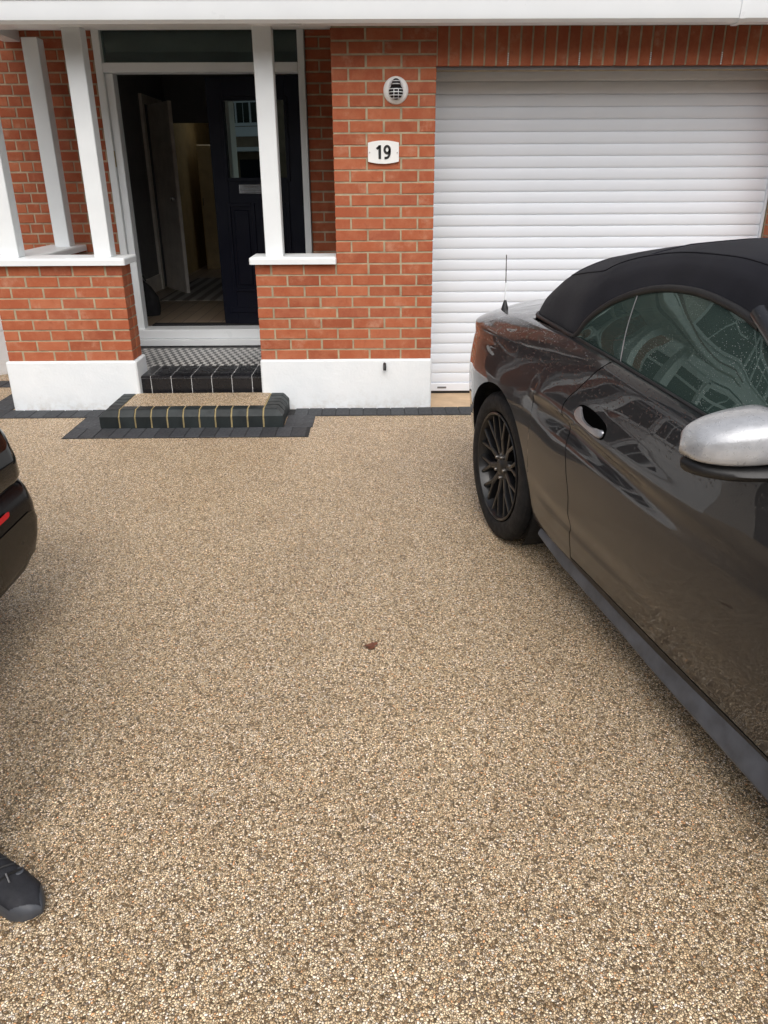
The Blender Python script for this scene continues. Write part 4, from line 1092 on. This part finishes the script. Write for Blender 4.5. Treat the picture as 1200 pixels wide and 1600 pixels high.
# ------------------------------------------------------------------ black car at the left edge
bc = empty('black_car', (-1.668, -3.745, 0), PI, 'gloss black car at the left edge with red reflector on its bumper', 'car')
def outline(x0, x1, w, r, n=9, rf=.35):
    P = []
    for (cx_, cy_, a0, rr) in ((x0+r, -w+r, PI, r), (x1-rf, -w+rf, 1.5*PI, rf), (x1-rf, w-rf, 0, rf), (x0+r, w-r, .5*PI, r)):
        for i in range(n):
            a = a0+.5*PI*i/(n-1); P.append((cx_+rr*math.cos(a), cy_+rr*math.sin(a)))
    return P
def loft(levels, mat, name, smooth=40, cap=(True, True)):
    rows = [[(p[0], p[1], z) for p in outline(x0, x1, w, r)] for z, x0, x1, w, r in levels]
    mb = MB().grid(rows, closed=True); n = len(rows[0])
    if cap[0]: mb.f.append(tuple(range(n-1, -1, -1)))
    if cap[1]: k = len(mb.v); mb.f.append(tuple(range(k-n, k)))
    return mb.build(name, mat, bc, smooth=smooth)
loft([(.575, .030, 4.42, .905, .15), (.60, .016, 4.42, .910, .15), (.66, .020, 4.42, .910, .15), (.74, .034, 4.41, .906, .16), (.82, .062, 4.38, .895, .18), (.90, .12, 4.30, .88, .24), (.96, .22, 4.15, .86, .30)], M['blackpaint'], 'body')
bb = loft([(.20, .16, 4.36, .84, .30), (.215, .09, 4.40, .875, .28), (.25, .035, 4.42, .90, .19), (.31, .010, 4.43, .915, .16), (.40, .0, 4.44, .925, .14), (.48, .002, 4.44, .925, .14), (.535, .012, 4.44, .922, .15), (.562, .022, 4.43, .917, .16), (.574, .035, 4.42, .91, .155)], M['bumper'], 'bumper')
loft([(.955, .26, 3.35, .84, .3), (1.10, .36, 3.1, .79, .3), (1.30, .58, 2.7, .70, .3), (1.40, .75, 2.4, .64, .3)], M['bigpane'], 'greenhouse')
loft([(1.395, .73, 2.42, .65, .3), (1.44, .85, 2.3, .60, .28), (1.46, 1.1, 2.1, .5, .25)], M['blackpaint'], 'roof')
def bumper_patch(name, zs, t0, t1, off, mat, n=22):
    "strip that follows the bumper skin; t = plan arc parameter from rear centre to the far corner"
    lv = [(.20, .16, .84, .30), (.215, .09, .875, .28), (.25, .035, .90, .19), (.31, .010, .915, .16), (.40, .0, .925, .14), (.48, .002, .925, .14), (.535, .012, .922, .15), (.562, .03, .915, .16)]
    rows = []
    for z, ta, tb in zs:
        x0, w, r = [float(np.interp(z, [l[0] for l in lv], [l[i] for l in lv])) for i in (1, 2, 3)]
        row = []
        for i in range(n):
            t = ta+(tb-ta)*i/(n-1)
            # t<0: along the straight rear face (metres from the corner start), t>0 angle round the corner
            if t <= 0: p = (x0-off, -(w-r)-t)
            else: p = (x0+r-(r+off)*math.cos(t), -(w-r)-(r+off)*math.sin(t))
            row.append((p[0], p[1], z))
        rows.append(row)
    return MB().grid(rows).build(name, mat, bb, smooth=50)
bumper_patch('reflector', [(.508, -.45, -.165), (.511, -.46, -.150), (.523, -.46, -.140), (.527, -.45, -.155)], 0, 0, .007, M['red'])
bumper_patch('bumper_insert', [(.275, -1.2, -.03), (.30, -1.2, .30), (.36, -1.2, .42), (.42, -1.2, .36), (.455, -1.2, .15), (.468, -1.2, -.02)], 0, 0, .004, M['cargrey'])
for xc in (.85, 3.55):
    for s in (-1, 1):
        w = empty('wheel', (xc, s*.90, .33)); w.parent = bc
        MB().lathe([(.22, -s*.2), (.31, -s*.2), (.33, -s*.17), (.33, -s*.04), (.31, 0), (.23, .0)], 1, (0, 0, 0), 40).build('tyre', M['tread'], w, smooth=35)
        MB().lathe([(0, s*.0), (.06, s*.004), (.08, -s*.02), (.21, -s*.02), (.235, s*.002)], 1, (0, 0, 0), 40).build('rim', M['steel'], w, smooth=35)
for s in (-1, 1):
    MB().cbox(.10, .2, s*.70-.14, s*.70+.14, .70, .82, .02).build('tail_light', M['red'], bc)

# ------------------------------------------------------------------ person at the left edge: one shoe in view
px, py = -1.360, -4.180
fd = Vector((.86, -.51, 0)).normalized(); FA = math.atan2(fd.y, fd.x)
per = empty('person', (px-.51*.115, py-.86*.115, 0), FA, 'person in dark trousers, only one black trainer is in view', 'person')
def shoe(yo, xo):
    sh = empty('shoe', (xo, yo, 0)); sh.parent = per
    # plan outline from heel (x=-.09) to toe (x=.205)
    def half(x, inner):
        return float(np.interp(x, [-.09, -.08, -.05, 0, .06, .11, .15, .178, .195, .205], [.004, .022, .032, .034, .037 if inner else .040, .044 if inner else .049, .040 if inner else .047, .026 if inner else .036, .012 if inner else .022, .001]))
    xs = list(np.linspace(-.09, -.07, 5))+list(np.linspace(-.06, .15, 18))+list(np.linspace(.153, .205, 26))
    sole = []
    for x in xs:
        a, b = half(x, True), half(x, False); lift = .012*max(0, (x-.15)/.055)**2
        sole.append([(x, a*1.02, .002+lift), (x, a*1.08, .012+lift), (x, a*1.04, .026+lift*.6), (x, -b*1.04, .026+lift*.6), (x, -b*1.08, .012+lift), (x, -b*1.02, .002+lift)])
    mb = MB().grid(sole, closed=True); mb.f.append(tuple(range(6))); mb.f.append(tuple(range(len(mb.v)-6, len(mb.v))))
    mb.build('sole', M['shoerub'], sh, smooth=40)
    H = lambda x: float(pchip([-.09, -.07, -.02, .03, .08, .12, .16, .19, .205], [.085, .105, .105, .100, .086, .070, .056, .042, .028], x))
    upr = []
    for x in xs:
        a, b, h = half(x, True), half(x, False), H(x); r = []
        for i in range(17):
            t = PI*i/16; c, sn = math.cos(t), math.sin(t)
            w_ = a if c > 0 else b
            r.append((x, w_*math.copysign(abs(c)**.75, c), .020+(h-.020)*abs(sn)**.72))
        upr.append(r)
    MB().grid(upr).build('upper', M['shoe'], sh, smooth=60)
    cap = []
    for x in [v for v in xs if v > .105]:
        a, b, h = half(x, True), half(x, False), H(x); r = []
        for i in range(73):
            t = PI*i/72; c, sn = math.cos(t), math.sin(t); w_ = (a if c > 0 else b)+.0016
            r.append((x+.0015, w_*math.copysign(abs(c)**.75, c), .020+(h+.0016-.020)*abs(sn)**.72))
        cap.append(r)
    # toe guard: keep only the rim of the toe
    mb = MB(); k = 73
    V = [p for r in cap for p in r]; F = []
    cxs = [v for v in xs if v > .105]
    for i in range(len(cxs)-1):
        for j in range(72):
            mid = (j+.5)/72; x = cxs[i]; lim = .10+.40*max(0, (x-.150)/.05)
            if min(mid, 1-mid) < lim: F.append((i*k+j, i*k+j+1, (i+1)*k+j+1, (i+1)*k+j))
    mb.add(V, F).build('toe_guard', M['shoerub'], sh, smooth=60)
    for q, x in enumerate((.03, .055, .08, .103)):
        h = H(x); MB().tube([(x+.008, half(x, True)*.62, .02+(h-.02)*.86+.004), (x, 0, h+.004), (x-.008, -half(x, False)*.62, .02+(h-.02)*.86+.004)], .0032, 6).build('lace', M['darkplastic'], sh, smooth=60)
    MB().tube([(.100, -.006, H(.1)+.006), (.122, -.014, H(.12)+.006)], .002, 6).build('lace_tip', M['greyplastic'], sh, smooth=60)
    MB().lathe([(.0, .002), (.009, .002), (.012, 0)], 2, (.108, .020, H(.108)-.003), 14).build('eyelet', M['shoerub'], sh)
    return sh
SHY = .115
shoe(SHY, .0); shoe(-SHY, -.02)
# one continuous body grown from a joint skeleton; clothes and skin are told apart by region
J = {'pel': (-.03, 0, .95, .145), 'wai': (-.025, 0, 1.10, .135), 'che': (-.02, 0, 1.30, .150), 'col': (-.02, 0, 1.43, .105), 'nec': (-.012, 0, 1.51, .060), 'jaw': (.012, 0, 1.575, .078), 'hea': (.004, 0, 1.655, .098), 'top': (-.004, 0, 1.725, .072),
     'hl': (-.03, .095, .88, .105), 'tl': (-.015, .105, .70, .090), 'kl': (.0, .112, .50, .070), 'cl': (-.03, .115, .33, .066), 'al': (-.045, SHY, .10, .050),
     'hr': (-.03, -.095, .88, .105), 'tr': (-.025, -.105, .70, .090), 'kr': (-.01, -.112, .50, .070), 'cr': (-.045, -.115, .33, .066), 'ar': (-.065, -SHY, .10, .050)}
EDG = [('pel', 'wai'), ('wai', 'che'), ('che', 'col'), ('col', 'nec'), ('nec', 'jaw'), ('jaw', 'hea'), ('hea', 'top'), ('pel', 'hl'), ('hl', 'tl'), ('tl', 'kl'), ('kl', 'cl'), ('cl', 'al'), ('pel', 'hr'), ('hr', 'tr'), ('tr', 'kr'), ('kr', 'cr'), ('cr', 'ar')]
roots = ['pel']
for q, sg in (('l', 1), ('r', -1)):
    J['s'+q] = (-.02, sg*.175, 1.405, .070); J['u'+q] = (-.03, sg*.215, 1.28, .056); J['e'+q] = (-.035, sg*.235, 1.14, .047); J['f'+q] = (-.005, sg*.240, 1.02, .042)
    J['w'+q] = (.025, sg*.240, .915, .031); J['p'+q] = (.040, sg*.238, .865, .036); J['k'+q] = (.048, sg*.236, .825, .034)
    EDG += [('col', 's'+q), ('s'+q, 'u'+q), ('u'+q, 'e'+q), ('e'+q, 'f'+q), ('f'+q, 'w'+q), ('w'+q, 'p'+q), ('p'+q, 'k'+q)]
    for i, (dx, ln) in enumerate(((.030, .066), (.010, .074), (-.010, .069), (-.029, .054))):
        n0, n1, n2, n3 = ['%s%d%d' % (q, i, t) for t in range(4)]
        x0 = .048+dx
        J[n0] = (x0-.003, sg*.236, .838, .0105); J[n1] = (x0+.002, sg*.234, .838-ln*.45, .0100); J[n2] = (x0+.003, sg*.226, .838-ln*.80, .0092); J[n3] = (x0+.001, sg*.214, .838-ln*1.08, .0080)
        EDG += [(n0, n1), (n1, n2), (n2, n3)]; roots.append(n0)
    for t, v in enumerate(((.062, sg*.232, .868, .0120), (.086, sg*.222, .846, .0112), (.096, sg*.212, .818, .0098))): J['%st%d' % (q, t)] = v
    EDG += [(q+'t0', q+'t1'), (q+'t1', q+'t2')]; roots.append(q+'t0')
me = bpy.data.meshes.new('body'); bm = bmesh.new()
vs = {k: bm.verts.new(v[:3]) for k, v in J.items()}
for e0, e1 in EDG: bm.edges.new((vs[e0], vs[e1]))
bm.to_mesh(me); bm.free()
tmp = bpy.data.objects.new('body', me); COL.objects.link(tmp)
sk_ = tmp.modifiers.new('skin', 'SKIN'); sk_.use_smooth_shade = True
for i, (k, v) in enumerate(J.items()):
    q = me.skin_vertices[0].data[i]; q.radius = (v[3], v[3]); q.use_root = k in roots
tmp.modifiers.new('sub', 'SUBSURF').levels = 2
dgp = bpy.context.evaluated_depsgraph_get(); bme = bpy.data.meshes.new_from_object(tmp.evaluated_get(dgp)); bpy.data.objects.remove(tmp)
bme.materials.clear()
for mt_ in (M['trouser'], pm('dark jacket cloth', (.030, .036, .048), .85, var=.2, vs=12, bmp=.3, bs_=220), M['skin']): bme.materials.append(mt_)
for p in bme.polygons:
    c = p.center; p.use_smooth = True
    p.material_index = 2 if (c.z > 1.475 and abs(c.y) < .13) or (abs(c.y) > .19 and .70 < c.z < .90 and c.x > .0) else (1 if c.z > .90 else 0)
bdy = obj('body', bme, None, per)
from mathutils.bvhtree import BVHTree
bv = BVHTree.FromPolygons([v.co.copy() for v in bme.vertices], [tuple(p.vertices) for p in bme.polygons])
def face_x(y, z):
    h_ = bv.ray_cast(Vector((1, y, z)), Vector((-1, 0, 0)))[0]; return h_.x if h_ else .08
def ball(name, c, rx, ry, rz, mat, parent):
    rows_ = [[(c[0]+rx*math.sin(t)*math.cos(a_), c[1]+ry*math.sin(t)*math.sin(a_), c[2]+rz*math.cos(t)) for a_ in [2*PI*i/16 for i in range(16)]] for t in np.linspace(.02, PI-.02, 10)]
    return MB().grid(rows_, closed=True).build(name, mat, parent, smooth=60)
eyew = pm('eye white', (.7, .7, .68), .2); lipm = pm('lips', (.36, .15, .12), .5); hairm = pm('short brown hair', (.030, .018, .011), .7, var=.4, vs=60, bmp=.6, bs_=250)
for sg in (-1, 1):
    ex = face_x(sg*.032, 1.652)
    e_ = ball('eye', (ex-.007, sg*.032, 1.652), .012, .0135, .0085, eyew, bdy); ball('iris', (ex+.0015, sg*.032, 1.652), .0045, .0055, .0055, M['black'], bdy)
    ball('eyebrow', (face_x(sg*.034, 1.675)-.001, sg*.034, 1.675), .005, .020, .0042, hairm, bdy)
    ball('ear', (-.004, sg*.084, 1.640), .018, .010, .032, M['skin'], bdy)
nx = face_x(0, 1.62)
ns_ = MB().grid([[(nx-.012+d_*(1 if abs(k_) < .3 else .55), w_*k_, z_) for k_ in (-1, -.5, 0, .5, 1)] for z_, d_, w_ in ((1.655, .012, .008), (1.635, .020, .010), (1.615, .030, .014), (1.603, .033, .017), (1.596, .020, .016), (1.592, .0, .012))])
ns_.build('nose', M['skin'], bdy, smooth=70)
ball('mouth', (face_x(0, 1.566)-.002, 0, 1.566), .006, .024, .006, lipm, bdy)
hr_ = []
for t in np.linspace(.03, 1.0, 14):
    row = []
    for i in range(28):
        a_ = 2*PI*i/28; lim = 1.18 if math.cos(a_) > .35 else (1.55 if abs(math.sin(a_)) > .75 else 2.0)
        if abs(math.cos(a_)) <= .35 or math.cos(a_) > 0: lim = np.interp(math.cos(a_), [-.2, .35, 1], [1.75, 1.40, 1.10])
        u_ = t*lim; row.append((-.006+.103*math.sin(u_)*math.cos(a_), .094*math.sin(u_)*math.sin(a_), 1.668+.100*math.cos(u_)))
    hr_.append(row)
MB().grid(hr_, closed=True).build('hair', hairm, bdy, smooth=70)

# ------------------------------------------------------------------ dead leaf
lf = MB(); rows = []
out = []
for i in range(18):
    a = 2*PI*i/18; r = .021*(1+.28*math.sin(3*a+.5)+.12*math.sin(7*a)); out.append((r*1.15*math.cos(a), r*.8*math.sin(a), .004+.006*abs(math.sin(a*1.5))))
lf.add(out+[(0, 0, .003)], [(i, (i+1) % 18, 18) for i in range(18)]); lf.tube([(.018, .004, .005), (.036, .012, .006)], .001, 5)
tag(lf.build('fallen_leaf', M['leaf'], loc=(-.425, -3.181, .002), rot=(0, 0, .5)), 'small brown dead leaf lying on the gravel drive', 'leaf')

# ------------------------------------------------------------------ the other houses of the street (behind the camera, seen in reflections)
def street_house(x, y, rz, label, wall='brownbrick'):
    h = empty('street_house', (x, y, 0), rz, label, 'house', 'neighbouring houses of the street')
    MB().box(-4, 4, 0, 8, -.1, 5.6).build('wall', M[wall], h)
    MB().prism([(-.6, 5.6), (8.6, 5.6), (4, 8.6)], 0, -4.3, 4.3).build('roof', M['rooftile'], h)
    bay(h, [(-3.4, -.01), (-2.9, -.8), (-1.2, -.8), (-.7, -.01)], 0, [(.95, 2.5), (3.5, 4.9)])
    MB().prism([(-3.45, 0), (-2.92, -.85), (-1.18, -.85), (-.65, 0)], 2, 4.95, 5.1).build('bay_roof', M['rooftile'], h)
    bay(h, [(.9, -.02), (2.9, -.02)], 3.2, [(3.6, 4.9)])
    MB().cbox(1.2, 2.2, -.06, .02, .1, 2.3, .01).build('door', M['doorblack'], h)
    MB().box(.6, 2.9, -1.0, 0, 2.6, 2.75).build('porch_canopy', M['white'], h)
    return h
for i, xx in enumerate((-30.2, -21.6, -13, -4.4, 4.2)):
    street_house(xx, -25.5, PI, ['brick house across the road, leftmost of the row', 'brick house across the road, second from the left', 'brick house across the road, third from the left', 'brick house across the road, fourth from the left', 'brick house across the road, rightmost of the row'][i])
street_house(-13.5, 1.3, 0, 'pale rendered house next door with two storey bay window', 'pebble')
